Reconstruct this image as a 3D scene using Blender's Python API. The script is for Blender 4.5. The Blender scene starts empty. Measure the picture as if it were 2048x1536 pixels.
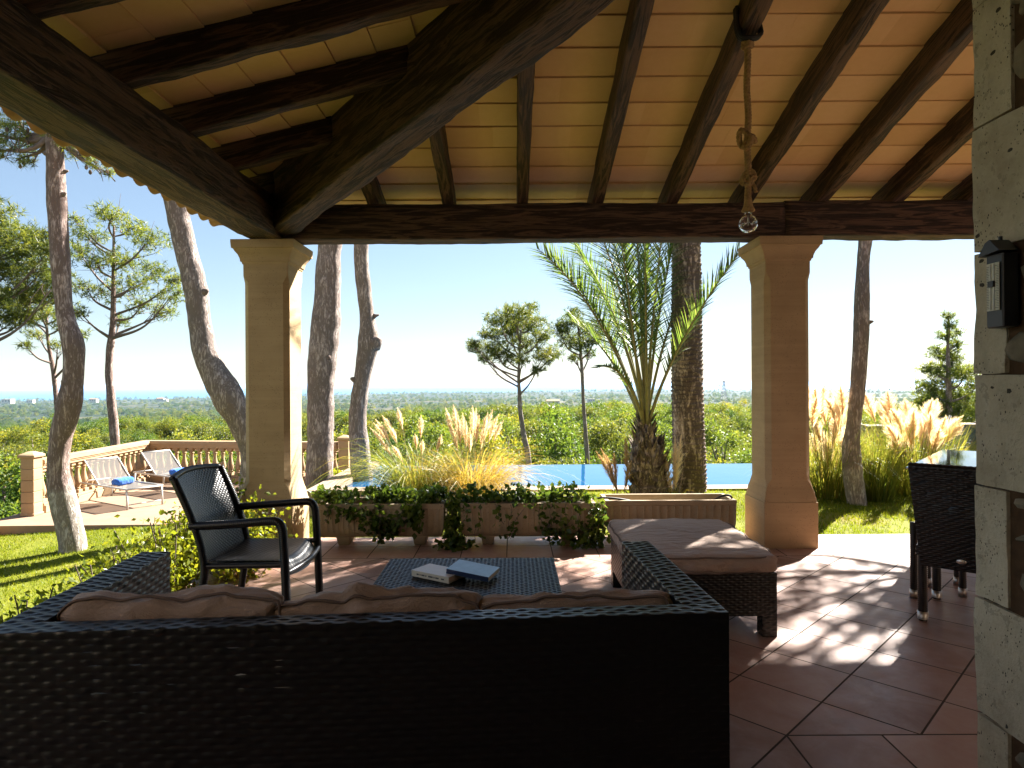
import bpy, math, random
import numpy as np
from mathutils import Matrix, Vector
random.seed(7)
RNG = np.random.default_rng(7)
R = math.radians
SC = bpy.context.scene
COL = SC.collection

# ------------------------------------------------------------------ camera, sky, sun, exposure
CAM = Vector((0.0, 0.0, 1.4))
FPX = 1300.0
ROLL = R(0.35)
c_right = Vector((math.cos(ROLL), 0, -math.sin(ROLL)))
c_up = Vector((math.sin(ROLL), 0, math.cos(ROLL)))
c_fwd = Vector((0, 1, 0))
cd = bpy.data.cameras.new('camera')
cam = bpy.data.objects.new('camera', cd)
COL.objects.link(cam)
mw = Matrix.Identity(4)
for i in range(3):
    mw[i][0] = c_right[i]; mw[i][1] = c_up[i]; mw[i][2] = -c_fwd[i]; mw[i][3] = CAM[i]
cam.matrix_world = mw
cd.sensor_width = 36.0
cd.lens = FPX / 2048 * 36.0
cd.clip_start = 0.05
cd.clip_end = 120000
SC.camera = cam

SUN_AZ, SUN_EL = R(40), R(36)
w = bpy.data.worlds.new('World'); SC.world = w; w.use_nodes = True
wn = w.node_tree
for n in list(wn.nodes): wn.nodes.remove(n)
sky = wn.nodes.new('ShaderNodeTexSky'); sky.sky_type = 'NISHITA'; sky.sun_disc = False
sky.sun_elevation = SUN_EL; sky.sun_rotation = SUN_AZ
sky.altitude = 80; sky.air_density = 1.0; sky.dust_density = 0.15; sky.ozone_density = 3.5
bg = wn.nodes.new('ShaderNodeBackground'); bg.inputs['Strength'].default_value = 0.046
wo = wn.nodes.new('ShaderNodeOutputWorld')
gm = wn.nodes.new('ShaderNodeGamma'); gm.inputs[1].default_value = .72
wn.links.new(sky.outputs[0], gm.inputs[0]); wn.links.new(gm.outputs[0], bg.inputs[0]); wn.links.new(bg.outputs[0], wo.inputs[0])
sd = bpy.data.lights.new('sun', 'SUN'); sd.energy = 5.0; sd.angle = R(0.5); sd.color = (1.0, 0.94, 0.86)
sun = bpy.data.objects.new('sun', sd); COL.objects.link(sun)
SUNV = Vector((math.sin(SUN_AZ) * math.cos(SUN_EL), math.cos(SUN_AZ) * math.cos(SUN_EL), math.sin(SUN_EL)))
sun.rotation_mode = 'QUATERNION'; sun.rotation_quaternion = SUNV.to_track_quat('Z', 'Y'); sun.location = (20, 25, 30)
vs = SC.view_settings
SC.display_settings.display_device = 'sRGB'
vs.view_transform = 'Standard'; vs.look = 'None'; vs.gamma = 1; vs.exposure = 2.65; vs.use_curve_mapping = False
SC.render.engine = 'CYCLES'
cy = SC.cycles
cy.use_denoising = True
try: cy.denoiser = 'OPENIMAGEDENOISE'
except Exception: pass
cy.max_bounces = 10; cy.diffuse_bounces = 6; cy.glossy_bounces = 4; cy.transmission_bounces = 6
cy.transparent_max_bounces = 16; cy.volume_bounces = 1
cy.sample_clamp_indirect = 6.0; cy.caustics_reflective = False; cy.caustics_refractive = False

def PX(x, y, D):
    """the world point seen at photo pixel x, y at a distance of D metres along the view"""
    x, y, D = float(x), float(y), float(D)
    p = CAM + D * c_fwd + D * ((x - 1024) / FPX * c_right + (768 - y) / FPX * c_up)
    return np.array(p)

# ------------------------------------------------------------------ mesh helpers
def nz(P, f, seed=0, o=3):
    """smooth noise in about -1..1 from sums of sines"""
    r = np.random.default_rng(seed + 991)
    P = np.asarray(P, float); s = np.zeros(P.shape[:-1]); a = 1.0; t = 0
    for k in range(o):
        for j in range(3):
            d = r.normal(size=P.shape[-1]); d /= np.linalg.norm(d)
            s = s + a * np.sin((P @ d) * f * (2 ** k) * (0.8 + 0.5 * r.random()) * 2 * np.pi + r.random() * 6.28)
        t += a * 1.7; a *= 0.55
    return s / t

class G:
    def __init__(s): s.V = []; s.L = []; s.T = []; s.n = 0; s.t = []
    def add(s, V, F, tint=0.5):
        V = np.asarray(V, float).reshape(-1, 3); F = np.asarray(F, int)
        if len(V) == 0: return s
        s.V.append(V); s.L.append((F + s.n).ravel()); s.T.append(np.full(len(F), F.shape[1])); s.n += len(V)
        s.t.append(np.broadcast_to(np.asarray(tint, float), (len(V),)).copy())
        return s
    def box(s, c, d, rz=0.0, M=None, tint=0.5, taper=1.0):
        d = np.asarray(d, float) / 2
        v = np.array([[x, y, z] for z in (-1, 1) for y in (-1, 1) for x in (-1, 1)], float)
        v[v[:, 2] < 0, :2] *= taper
        v *= d
        if M is not None: v = v @ np.asarray(M).T
        ca, sa = math.cos(rz), math.sin(rz)
        v = v @ np.array([[ca, sa, 0], [-sa, ca, 0], [0, 0, 1]]) + np.asarray(c, float)
        return s.add(v, [[0, 2, 3, 1], [4, 5, 7, 6], [0, 1, 5, 4], [2, 6, 7, 3], [0, 4, 6, 2], [1, 3, 7, 5]], tint)
    def bbox(s, c, d, b=0.01, rz=0.0, tint=0.5, taper=1.0):
        """box with chamfered vertical and horizontal edges"""
        x, y, z = [k / 2 for k in d]; rings = []
        for zz, k in ((-z, b), (-z + b, 0), (z - b, 0), (z, b)):
            tp = taper if zz < 0 else 1
            X, Y = (x - k) * tp, (y - k) * tp; q = b
            rings.append([[X - q, Y, zz], [X, Y - q, zz], [X, -Y + q, zz], [X - q, -Y, zz], [-X + q, -Y, zz], [-X, -Y + q, zz], [-X, Y - q, zz], [-X + q, Y, zz]])
        v = np.array(rings, float).reshape(-1, 3)
        ca, sa = math.cos(rz), math.sin(rz)
        v = v @ np.array([[ca, sa, 0], [-sa, ca, 0], [0, 0, 1]]) + np.asarray(c, float)
        F = [[a * 8 + (i + 1) % 8, a * 8 + i, a * 8 + 8 + i, a * 8 + 8 + (i + 1) % 8] for a in range(3) for i in range(8)]
        n0 = s.n
        s.add(v, F, tint)
        s.L.append(np.arange(8) + n0); s.T.append(np.array([8])); s.L.append(np.arange(7, -1, -1) + n0 + 24); s.T.append(np.array([8]))
        return s
    def tube(s, path, rad, seg=8, cap=True, tint=0.5, rough=0.0, seed=0, freq=3.0):
        P = np.asarray(path, float); n = len(P); rad = np.broadcast_to(np.asarray(rad, float), (n,))
        T = np.gradient(P, axis=0); T /= np.linalg.norm(T, axis=1)[:, None] + 1e-12
        ref = np.array([0, 0, 1.0]) if abs(T[:, 2]).mean() < 0.8 else np.array([1.0, 0, 0])
        A = np.cross(T, ref); A /= np.linalg.norm(A, axis=1)[:, None] + 1e-12; B = np.cross(T, A)
        th = np.linspace(0, 2 * np.pi, seg, endpoint=False)
        ring = A[:, None] * np.cos(th)[None, :, None] + B[:, None] * np.sin(th)[None, :, None]
        V = P[:, None] + ring * rad[:, None, None]
        if rough:
            V = P[:, None] + ring * (rad[:, None] * (1 + rough * nz(V, freq, seed)))[..., None]
        F = []
        i = np.arange(n - 1)[:, None] * seg; j = np.arange(seg)[None]; k = (j + 1) % seg
        F = np.stack([i + j, i + k, i + seg + k, i + seg + j], -1).reshape(-1, 4)
        n0 = s.n
        tt = tint if np.ndim(tint) == 0 else np.repeat(np.asarray(tint), seg)
        s.add(V, F, tt)
        if cap:
            s.L.append(np.arange(seg)[::-1] + n0); s.T.append(np.array([seg])); s.L.append(np.arange(seg) + n0 + (n - 1) * seg); s.T.append(np.array([seg]))
        return s
    def lathe(s, prof, c=(0, 0, 0), seg=16, tint=0.5):
        prof = np.asarray(prof, float); th = np.linspace(0, 2 * np.pi, seg, endpoint=False)
        V = np.stack([prof[:, 0, None] * np.cos(th), prof[:, 0, None] * np.sin(th), np.repeat(prof[:, 1, None], seg, 1)], -1) + np.asarray(c, float)
        n = len(prof); i = np.arange(n - 1)[:, None] * seg; j = np.arange(seg)[None]; k = (j + 1) % seg
        return s.add(V, np.stack([i + j, i + k, i + seg + k, i + seg + j], -1).reshape(-1, 4), tint)
    def grid(s, P, tint=0.5):
        """P: n x m x 3 array of points"""
        n, m = P.shape[:2]; i = np.arange(n - 1)[:, None] * m; j = np.arange(m - 1)[None]
        F = np.stack([i + j, i + j + 1, i + m + j + 1, i + m + j], -1).reshape(-1, 4)
        return s.add(P, F, tint if np.ndim(tint) == 0 else np.asarray(tint).ravel())
    def wicker(s, o, u, v, cw=0.034, ch=0.02, amp=0.004, su=4, seed=0):
        """a woven panel: rows of strand bulges passing over alternate stakes; normal = u x v"""
        o, u, v = [np.asarray(a, float) for a in (o, u, v)]
        n = np.cross(u, v); n /= np.linalg.norm(n)
        nu = max(2, round(np.linalg.norm(u) / cw)); nv = max(2, round(np.linalg.norm(v) / ch))
        fu = np.linspace(0, nu, nu * su + 1); fv = np.array([j + q for j in range(nv) for q in (0, .14, .5, .86)] + [nv], float)
        U, Vv = np.meshgrid(fu, fv); j = np.minimum(np.floor(Vv), nv - 1)
        ac = np.sqrt(np.clip(1 - (2 * (Vv - j) - 1) ** 2, 0, 1))
        wv = np.sin(np.pi * (U + j))
        h = amp * ac * (0.25 + 0.95 * np.clip(wv, 0, 1) ** 0.7)
        h += amp * 0.25 * nz(np.stack([U * .31, Vv * .23], -1), 1, seed, 2)
        P = o + (U / nu)[..., None] * u + (Vv / nv)[..., None] * v + h[..., None] * n
        return s.grid(P)
    def leaves(s, C, size, aspect=0.5, tint=None, up=None, fold=0.25, rng=RNG):
        """a four-cornered leaf at each point of C"""
        C = np.asarray(C, float); n = len(C)
        if n == 0: return s
        d = rng.normal(size=(n, 3))
        if up is not None: d += up
        d /= np.linalg.norm(d, axis=1)[:, None] + 1e-9
        q = rng.normal(size=(n, 3)); sd_ = np.cross(d, q); sd_ /= np.linalg.norm(sd_, axis=1)[:, None] + 1e-9
        nn = np.cross(d, sd_)
        L = (np.asarray(size) * (0.65 + 0.7 * rng.random(n)))[:, None]
        a = C; b = C + d * L * .45 + sd_ * L * aspect * .5 - nn * L * fold * .3; c = C + d * L; e = C + d * L * .45 - sd_ * L * aspect * .5 - nn * L * fold * .3
        V = np.stack([a, b, c, e], 1).reshape(-1, 3)
        F = np.arange(n)[:, None] * 4 + np.array([[0, 1, 2, 3]])
        t = rng.random(n) if tint is None else np.broadcast_to(tint, (n,))
        return s.add(V, F, np.repeat(t, 4))
    def blades(s, B, D, Ln, wd, droop=0.4, seg=5, tint=None, rng=RNG):
        """arching grass blades from base points B in unit directions D"""
        n = len(B); t = np.linspace(0, 1, seg + 1)
        Ln = np.broadcast_to(Ln, (n,)); droop = np.broadcast_to(droop, (n,))
        P = B[:, None] + D[:, None] * (t[None, :, None] * Ln[:, None, None])
        hor = D.copy(); hor[:, 2] = 0; hor /= np.linalg.norm(hor, axis=1)[:, None] + 1e-6
        P = P + hor[:, None] * (droop * Ln * .45)[:, None, None] * (t ** 2.2)[None, :, None]
        P[..., 2] -= (droop * Ln)[:, None] * (t ** 2.6)[None]
        sdv = np.stack([-hor[:, 1], hor[:, 0], np.zeros(n)], -1) + rng.normal(size=(n, 3)) * .5
        sdv /= np.linalg.norm(sdv, axis=1)[:, None]
        wdt = (np.broadcast_to(wd, (n,))[:, None] * (1 - t[None] ** 1.5 * .95))[..., None] * .5
        V = np.stack([P - sdv[:, None] * wdt, P + sdv[:, None] * wdt], 2)
        m = (seg + 1) * 2
        f = np.array([[2 * k, 2 * k + 1, 2 * k + 3, 2 * k + 2] for k in range(seg)])
        F = (np.arange(n)[:, None, None] * m + f[None]).reshape(-1, 4)
        tt = rng.random(n) if tint is None else np.broadcast_to(tint, (n,))
        return s.add(V, F, np.repeat(tt, m))
    def hairs(s, B, D, Ln, wd, tint=0.5, rng=RNG):
        n = len(B); q = np.cross(D, rng.normal(size=(n, 3))); q /= np.linalg.norm(q, axis=1)[:, None] + 1e-9
        Ln = np.broadcast_to(Ln, (n,))[:, None]; h = np.broadcast_to(wd, (n,))[:, None] * .5
        V = np.stack([B - q * h, B + q * h, B + D * Ln], 1).reshape(-1, 3)
        return s.add(V, np.arange(n)[:, None] * 3 + np.array([[0, 1, 2]]), np.repeat(np.broadcast_to(tint, (n,)), 3))

WM = {}
def link(o, parent=None, M=None):
    COL.objects.link(o)
    M = M or Matrix.Identity(4)
    if parent is not None:
        o.parent = parent; o.matrix_parent_inverse = WM[parent.name].inverted()
    o.matrix_basis = M
    WM[o.name] = M
    return o
def build(name, g, mat, parent=None, smooth=True, M=None, tintmap=True):
    V = np.concatenate(g.V); L = np.concatenate(g.L); T = np.concatenate(g.T)
    # keep loops in the order of their polygons
    me = bpy.data.meshes.new(name)
    me.vertices.add(len(V)); me.vertices.foreach_set('co', V.astype(np.float32).ravel())
    me.loops.add(len(L)); me.loops.foreach_set('vertex_index', L.astype(np.int32))
    me.polygons.add(len(T)); st = np.concatenate([[0], np.cumsum(T)[:-1]])
    me.polygons.foreach_set('loop_start', st.astype(np.int32)); me.polygons.foreach_set('loop_total', T.astype(np.int32))
    me.polygons.foreach_set('use_smooth', np.full(len(T), bool(smooth)))
    a = me.attributes.new('tint', 'FLOAT', 'POINT'); a.data.foreach_set('value', np.concatenate(g.t).astype(np.float32))
    me.update(calc_edges=True)
    me.validate()
    if smooth == 'auto':
        me.set_sharp_from_angle(angle=R(35))
    me.materials.append(mat)
    return link(bpy.data.objects.new(name, me), parent, M)
def tag(o, label=None, cat=None, group=None, kind=None):
    if label: o['label'] = label
    if cat: o['category'] = cat
    if group: o['group'] = group
    if kind: o['kind'] = kind
    return o
def thing(name, loc, label, cat, group=None, kind=None):
    o = bpy.data.objects.new(name, None); o.empty_display_size = .1
    link(o, None, Matrix.Translation(Vector([float(k) for k in loc])))
    return tag(o, label, cat, group, kind or 'thing')
def dup(root, loc, rz=0, scale=1.0, label=None, group=None):
    r = root.copy(); COL.objects.link(r)
    r.matrix_basis = Matrix.Translation(Vector([float(k) for k in loc])) @ Matrix.Rotation(rz, 4, 'Z') @ Matrix.Scale(scale, 4)
    if label: r['label'] = label
    if group: r['group'] = group
    for ch in list(root.children):
        c = ch.copy(); COL.objects.link(c); c.parent = r; c.matrix_parent_inverse = ch.matrix_parent_inverse
        for gch in list(ch.children):
            d = gch.copy(); COL.objects.link(d); d.parent = c; d.matrix_parent_inverse = gch.matrix_parent_inverse
    return r

# ------------------------------------------------------------------ materials
class E:
    """a shader value with arithmetic"""
    def __init__(s, nt, k): s.nt = nt; s.k = k
    def m(s, op, *a, clamp=False):
        n = s.nt.nodes.new('ShaderNodeMath'); n.operation = op; n.use_clamp = clamp
        s.nt.links.new(s.k, n.inputs[0])
        for i, b in enumerate(a):
            if isinstance(b, E): s.nt.links.new(b.k, n.inputs[i + 1])
            else: n.inputs[i + 1].default_value = b
        return E(s.nt, n.outputs[0])
    def __add__(s, o): return s.m('ADD', o)
    def __sub__(s, o): return s.m('SUBTRACT', o)
    def __mul__(s, o): return s.m('MULTIPLY', o)
    def __truediv__(s, o): return s.m('DIVIDE', o)
    def __gt__(s, o): return s.m('GREATER_THAN', o)
    def __lt__(s, o): return s.m('LESS_THAN', o)
class Mat:
    def __init__(s, name):
        s.mat = bpy.data.materials.new(name); s.mat.use_nodes = True; s.nt = s.mat.node_tree
        for n in list(s.nt.nodes): s.nt.nodes.remove(n)
        s.out = s.nt.nodes.new('ShaderNodeOutputMaterial')
        s.tc = s.nt.nodes.new('ShaderNodeTexCoord')
    def put(s, sock, v):
        if v is None: return
        if isinstance(v, E): s.nt.links.new(v.k, sock)
        elif isinstance(v, bpy.types.NodeSocket): s.nt.links.new(v, sock)
        elif isinstance(v, (tuple, list)) and len(v) == 3 and sock.type == 'RGBA': sock.default_value = (*v, 1)
        else: sock.default_value = v
    def obj(s, scale=(1, 1, 1), rot=(0, 0, 0)):
        n = s.nt.nodes.new('ShaderNodeMapping'); n.inputs['Scale'].default_value = scale; n.inputs['Rotation'].default_value = rot
        s.nt.links.new(s.tc.outputs['Object'], n.inputs[0]); return n.outputs[0]
    def pos(s):
        n = s.nt.nodes.new('ShaderNodeNewGeometry'); return n.outputs['Position']
    def xyz(s, v):
        n = s.nt.nodes.new('ShaderNodeSeparateXYZ'); s.nt.links.new(v, n.inputs[0]); return [E(s.nt, k) for k in n.outputs]
    def comb(s, x, y, z=0.0):
        n = s.nt.nodes.new('ShaderNodeCombineXYZ')
        for i, v in enumerate((x, y, z)): s.put(n.inputs[i], v)
        return n.outputs[0]
    def noise(s, vec, scale=5, detail=4, rough=0.55, dist=0.0):
        n = s.nt.nodes.new('ShaderNodeTexNoise'); n.inputs['Scale'].default_value = scale; n.inputs['Detail'].default_value = detail
        n.inputs['Roughness'].default_value = rough; n.inputs['Distortion'].default_value = dist
        s.nt.links.new(vec, n.inputs['Vector']); return E(s.nt, n.outputs[0])
    def voro(s, vec, scale=5, feature='F1', rnd=1.0):
        n = s.nt.nodes.new('ShaderNodeTexVoronoi'); n.feature = feature; n.inputs['Scale'].default_value = scale; n.inputs['Randomness'].default_value = rnd
        s.nt.links.new(vec, n.inputs['Vector']); return E(s.nt, n.outputs['Distance'])
    def white(s, vec):
        n = s.nt.nodes.new('ShaderNodeTexWhiteNoise'); n.noise_dimensions = '3D'; s.nt.links.new(vec, n.inputs[0]); return E(s.nt, n.outputs[0])
    def tint(s):
        n = s.nt.nodes.new('ShaderNodeAttribute'); n.attribute_name = 'tint'; return E(s.nt, n.outputs['Fac'])
    def objrand(s):
        n = s.nt.nodes.new('ShaderNodeObjectInfo'); return E(s.nt, n.outputs['Random'])
    def ramp(s, fac, stops):
        n = s.nt.nodes.new('ShaderNodeValToRGB'); el = n.color_ramp.elements
        while len(el) < len(stops): el.new(.5)
        for e, (p, c) in zip(el, stops):
            e.position = p; e.color = (*c, 1) if len(c) == 3 else c
        s.put(n.inputs[0], fac); return n.outputs[0]
    def mix(s, fac, a, b, mode='MIX'):
        n = s.nt.nodes.new('ShaderNodeMix'); n.data_type = 'RGBA'; n.blend_type = mode
        s.put(n.inputs[0], fac); s.put(n.inputs[6], a); s.put(n.inputs[7], b); return n.outputs[2]
    def bump(s, h, strength=0.5, dist=0.01, nrm=None):
        n = s.nt.nodes.new('ShaderNodeBump'); n.inputs['Strength'].default_value = strength; n.inputs['Distance'].default_value = dist
        s.put(n.inputs['Height'], h)
        if nrm is not None: s.nt.links.new(nrm, n.inputs['Normal'])
        return n.outputs[0]
    def pbr(s, color, rough=0.7, nrm=None, metal=0.0, spec=0.5, **kw):
        n = s.nt.nodes.new('ShaderNodeBsdfPrincipled')
        s.put(n.inputs['Base Color'], color); s.put(n.inputs['Roughness'], rough); s.put(n.inputs['Metallic'], metal)
        s.put(n.inputs['Specular IOR Level'], spec)
        if nrm is not None: s.nt.links.new(nrm, n.inputs['Normal'])
        for k, v in kw.items(): s.put(n.inputs[k.replace('_', ' ')], v)
        s.nt.links.new(n.outputs[0], s.out.inputs[0]); return s.mat
    def leaf(s, color, trans, f=0.5, rough=0.45, spec=0.25, nrm=None):
        """thin leaf: a glossy diffuse side mixed with light coming through"""
        p = s.nt.nodes.new('ShaderNodeBsdfPrincipled'); s.put(p.inputs['Base Color'], color); s.put(p.inputs['Roughness'], rough); s.put(p.inputs['Specular IOR Level'], spec)
        t = s.nt.nodes.new('ShaderNodeBsdfTranslucent'); s.put(t.inputs[0], trans)
        m = s.nt.nodes.new('ShaderNodeMixShader'); m.inputs[0].default_value = f
        s.nt.links.new(p.outputs[0], m.inputs[1]); s.nt.links.new(t.outputs[0], m.inputs[2]); s.nt.links.new(m.outputs[0], s.out.inputs[0])
        return s.mat

def mk_wood():
    m = Mat('dark_timber')
    v = m.obj((0.55, 7, 7)); a = m.noise(v, 3.0, 6, .6, .8); b = m.noise(m.obj((1.2, 60, 60)), 2.2, 3, .6)
    rings = (a * 26).m('SINE') * .5 + .5
    g = rings * .6 + b * .5
    col = m.ramp(g, [(.15, (.013, .007, .004)), (.55, (.045, .024, .014)), (.95, (.13, .074, .044))])
    return m.pbr(col, .62, m.bump(g, .75, .006), spec=.3)
def mk_ceiling():
    m = Mat('clay_ceiling_tile'); t = m.tint(); n = m.noise(m.obj((3, 3, 3)), 6, 6, .65)
    st = m.noise(m.obj((1, 1, 1)), 1.4, 3, .5)
    col = m.ramp(t * .5 + (n - .5) * .5 + (st - .5) * .6 + .25, [(0, (.62, .40, .17)), (.5, (.72, .49, .225)), (1, (.80, .58, .30))])
    return m.pbr(col, .75, m.bump(m.noise(m.obj((8, 8, 8)), 12, 4), .15, .004), spec=.25)
def mk_clay():
    m = Mat('roof_clay'); n = m.noise(m.obj(), 9, 6, .65)
    return m.pbr(m.ramp(n, [(.2, (.22, .11, .06)), (.6, (.45, .25, .13)), (.9, (.5, .36, .24))]), .85, m.bump(n, .4, .01))
def mk_sand(name, lo, hi, layer=26):
    m = Mat(name); v = m.obj((.6, .6, 1)); l = m.noise(m.obj((.5, .5, layer)), 1.0, 5, .7, .3); n = m.noise(v, 7, 6, .6)
    pit = m.voro(m.obj((30, 30, 60)), 1.6); pm = (pit < .17) * (m.noise(m.obj(), 9, 2) > .5)
    f = l * .5 + n * .45 + (m.noise(m.obj(), 1.1, 4, .6) - .5) * .7
    col = m.mix(pm, m.ramp(f, [(.25, lo), (.75, hi)]), tuple(k * .45 for k in lo))
    return m.pbr(col, .88, m.bump(f - pm * .5, .35, .008), spec=.2)
def mk_quoin():
    m = Mat('grey_limestone'); n = m.noise(m.obj(), 5, 8, .65); n2 = m.noise(m.obj((1, 1, 1)), 28, 5, .7)
    pit = m.voro(m.obj((1, 1.6, 1)), 70) + (n2 - .5) * .35; pm = (pit < .2) * (m.noise(m.obj(), 13, 3) > .53)
    pit2 = ((m.voro(m.obj((1, 1, 1.8)), 13) + (n2 - .5) * .3) < .13) * (m.noise(m.obj(), 4, 2) > .5)
    hole = pm.m('MAXIMUM', pit2)
    col = m.mix(hole, m.ramp(n * .7 + n2 * .3, [(.3, (.33, .275, .19)), (.5, (.48, .415, .30)), (.72, (.60, .53, .40))]), (.06, .05, .038))
    lo = m.mix((n2 > .6) * .45, col, (.2, .17, .12))
    return m.pbr(lo, .9, m.bump(n * 1.3 + n2 * .5 - hole * .9, 1.0, .02), spec=.2)
def mk_floor():
    m = Mat('terracotta_floor_tile'); x, y, z = m.xyz(m.pos())
    p = .377; s2 = 1 / (p * math.sqrt(2))
    a = ((x - 1.08) + (y - 2.577)) * s2; b = ((y - 2.577) - (x - 1.08)) * s2
    ax = (x - 1.08) / p; ay = (y - 5.245) / p
    back = y > 5.245; fr = (x > 1.08) * (y < 2.577); ay2 = (y - 2.577) / p
    def sel(f, u, v): return u + (v - u) * f
    any_ = back.m('MAXIMUM', fr)
    u = sel(any_, a, ax); v = sel(any_, b, sel(fr, ay, ay2))
    def edge(q):
        f = q.m('FRACT'); return (f - .5).m('ABSOLUTE') * -1 + .5
    e = edge(u).m('MINIMUM', edge(v)) * p
    e = e.m('MINIMUM', (y - 5.245).m('ABSOLUTE'))
    big = ((x > 1.08) * -9 + 9)
    e = e.m('MINIMUM', (y - 2.577).m('ABSOLUTE') + big)
    e = e.m('MINIMUM', (x - 1.08).m('ABSOLUTE') + ((y < 2.577) * -9 + 9))
    prof = (e / .007).m('MINIMUM', 1.0)
    grout = e < .0042
    idv = m.comb(u.m('FLOOR'), v.m('FLOOR'), any_)
    r = m.white(idv)
    n = m.noise(m.pos(), 2.6, 7, .65, .4); n2 = m.noise(m.pos(), 26, 4, .6)
    f = r * .45 + n * .75 + n2 * .2 - .25
    col = m.ramp(f, [(.15, (.27, .14, .10)), (.45, (.39, .22, .165)), (.7, (.46, .29, .23)), (.95, (.50, .35, .29))])
    film = m.ramp(m.noise(m.pos(), 3.4, 7, .7, .8), [(.42, (0, 0, 0)), (.72, (.55, .55, .55))]); col = m.mix(film, col, (.50, .40, .37))
    col = m.mix(grout, col, (.10, .078, .064))
    rough = (m.noise(m.pos(), 7, 5, .6) * .34 + .28) + grout * .6
    return m.pbr(col, rough, m.bump(prof * .5 + n2 * .1, .45, .003), spec=m.mix(grout, (.5, .5, .5), (0, 0, 0)))
def mk_ground():
    m = Mat('lawn_and_hillside'); x, y, z = m.xyz(m.pos())
    n1 = m.noise(m.pos(), .9, 5, .6); n2 = m.noise(m.pos(), 14, 5, .7); n3 = m.noise(m.pos(), 60, 3, .7)
    lawn = m.ramp(n1 * .45 + n2 * .3 + n3 * .35, [(.3, (.07, .085, .010)), (.52, (.13, .145, .015)), (.75, (.21, .20, .035))])
    dry = m.noise(m.pos(), .45, 4, .6)
    lawn = m.mix((dry - .56) * 5.0, lawn, (.24, .17, .07))
    scrub = m.ramp(m.noise(m.pos(), .35, 6, .7), [(.35, (.025, .035, .01)), (.6, (.06, .075, .018)), (.8, (.14, .12, .05))])
    far = m.ramp(m.noise(m.pos(), .006, 8, .72), [(.38, (.016, .028, .012)), (.55, (.03, .042, .018)), (.60, (.13, .10, .06)), (.64, (.03, .042, .018)), (.8, (.09, .075, .045))])
    d = (x * x + y * y).m('SQRT')
    col = m.mix((d - 300) / 500, scrub, far)
    out = ((y > 13.6).m('MAXIMUM', x < -8.3)).m('MAXIMUM', x > 14.0)
    col = m.mix(out, lawn, col)
    for nd in m.nt.nodes:
        if nd.type == 'MIX': nd.clamp_factor = True
    return m.pbr(col, .95, m.bump(n3 + n2, .5, .015), spec=.1)
def mk_plain(name, col, rough=.6, spec=.4, metal=0.0, var=0.15, scale=18, bump=0.0, **kw):
    m = Mat(name); n = m.noise(m.obj(), scale, 5, .6)
    c = m.ramp(n, [(.25, tuple(k * (1 - var) for k in col)), (.75, tuple(min(1, k * (1 + var)) for k in col))])
    return m.pbr(c, rough, m.bump(n, bump, .006) if bump else None, metal, spec, **kw)
def mk_fabric(name, lo, hi, scale=900):
    m = Mat(name); n = m.noise(m.obj(), 5, 5, .6); wv = m.noise(m.obj((1, 1, 1)), 260, 2, .6)
    wr = m.noise(m.obj((1, 2.6, 2)), 5, 4, .55, 1.2)
    return m.pbr(m.ramp(n * .5 + wv * .5, [(.3, lo), (.7, hi)]), .92, m.bump(wv * .10 + wr, .65, .035), spec=.15, Sheen_Weight=.25)
def mk_bark(name, lo, mid, hi, wash=None, sc=9):
    m = Mat(name); v = m.obj((1, 1, .42)); n = m.noise(m.obj((1, 1, .5)), sc, 8, .7); dv = m.nt.nodes.new('ShaderNodeVectorMath'); dv.operation = 'ADD'; m.nt.links.new(v, dv.inputs[0]); nn_ = m.noise(v, sc * 2, 4, .6); m.nt.links.new((nn_ * .09).k, dv.inputs[1]); vo = m.voro(dv.outputs[0], sc * 3.6, 'DISTANCE_TO_EDGE'); n2 = m.noise(m.obj(), 3, 4, .6)
    rd = (m.noise(m.obj((1, 1, .22)), sc * 2.6, 5, .65, .6) * 2 - 1).m('ABSOLUTE'); f = n * .75 + vo * .3 + (rd * 3.2).m('MINIMUM', 1.0) * .38 + (n2 - .5) * .45 - .3
    col = m.ramp(f, [(.22, lo), (.45, mid), (.72, hi)])
    if wash is not None:
        x, y, z = m.xyz(m.pos())
        k = ((z + (m.noise(m.pos(), 5, 3) - .5) * .15 - wash) * -12 + .5).m('MINIMUM', .8, clamp=True)
        col = m.mix(k, col, m.ramp(f, [(.2, (.26, .23, .19)), (.5, (.62, .58, .52))]))
    return m.pbr(col, .93, m.bump(f, .75, .03), spec=.15)
def mk_leaf(name, stops, tr=1.35, f=.45, rough=.45, spec=.3, rnd=.25):
    m = Mat(name); t = m.tint() * .7 + (m.noise(m.obj(), 1.3, 3) - .5) * .7 + m.objrand() * rnd + .05
    c = m.ramp(t, stops)
    hue = m.ramp(m.objrand(), [(0, (.55, .78, .8)), (.35, (.9, 1, 1)), (.7, (1, 1, 1)), (1, (1.25, 1.12, .8))]); c = m.mix(1.0 if rnd > .3 else 0.0, c, hue, 'MULTIPLY')
    t2 = m.ramp(t, [(p, (min(1, k[0] * tr * 1.15), min(1, k[1] * tr), k[2] * tr * .6)) for p, k in stops])
    t2 = m.mix(1.0 if rnd > .3 else 0.0, t2, hue, 'MULTIPLY')
    return m.leaf(c, t2, f, rough, spec)

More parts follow.
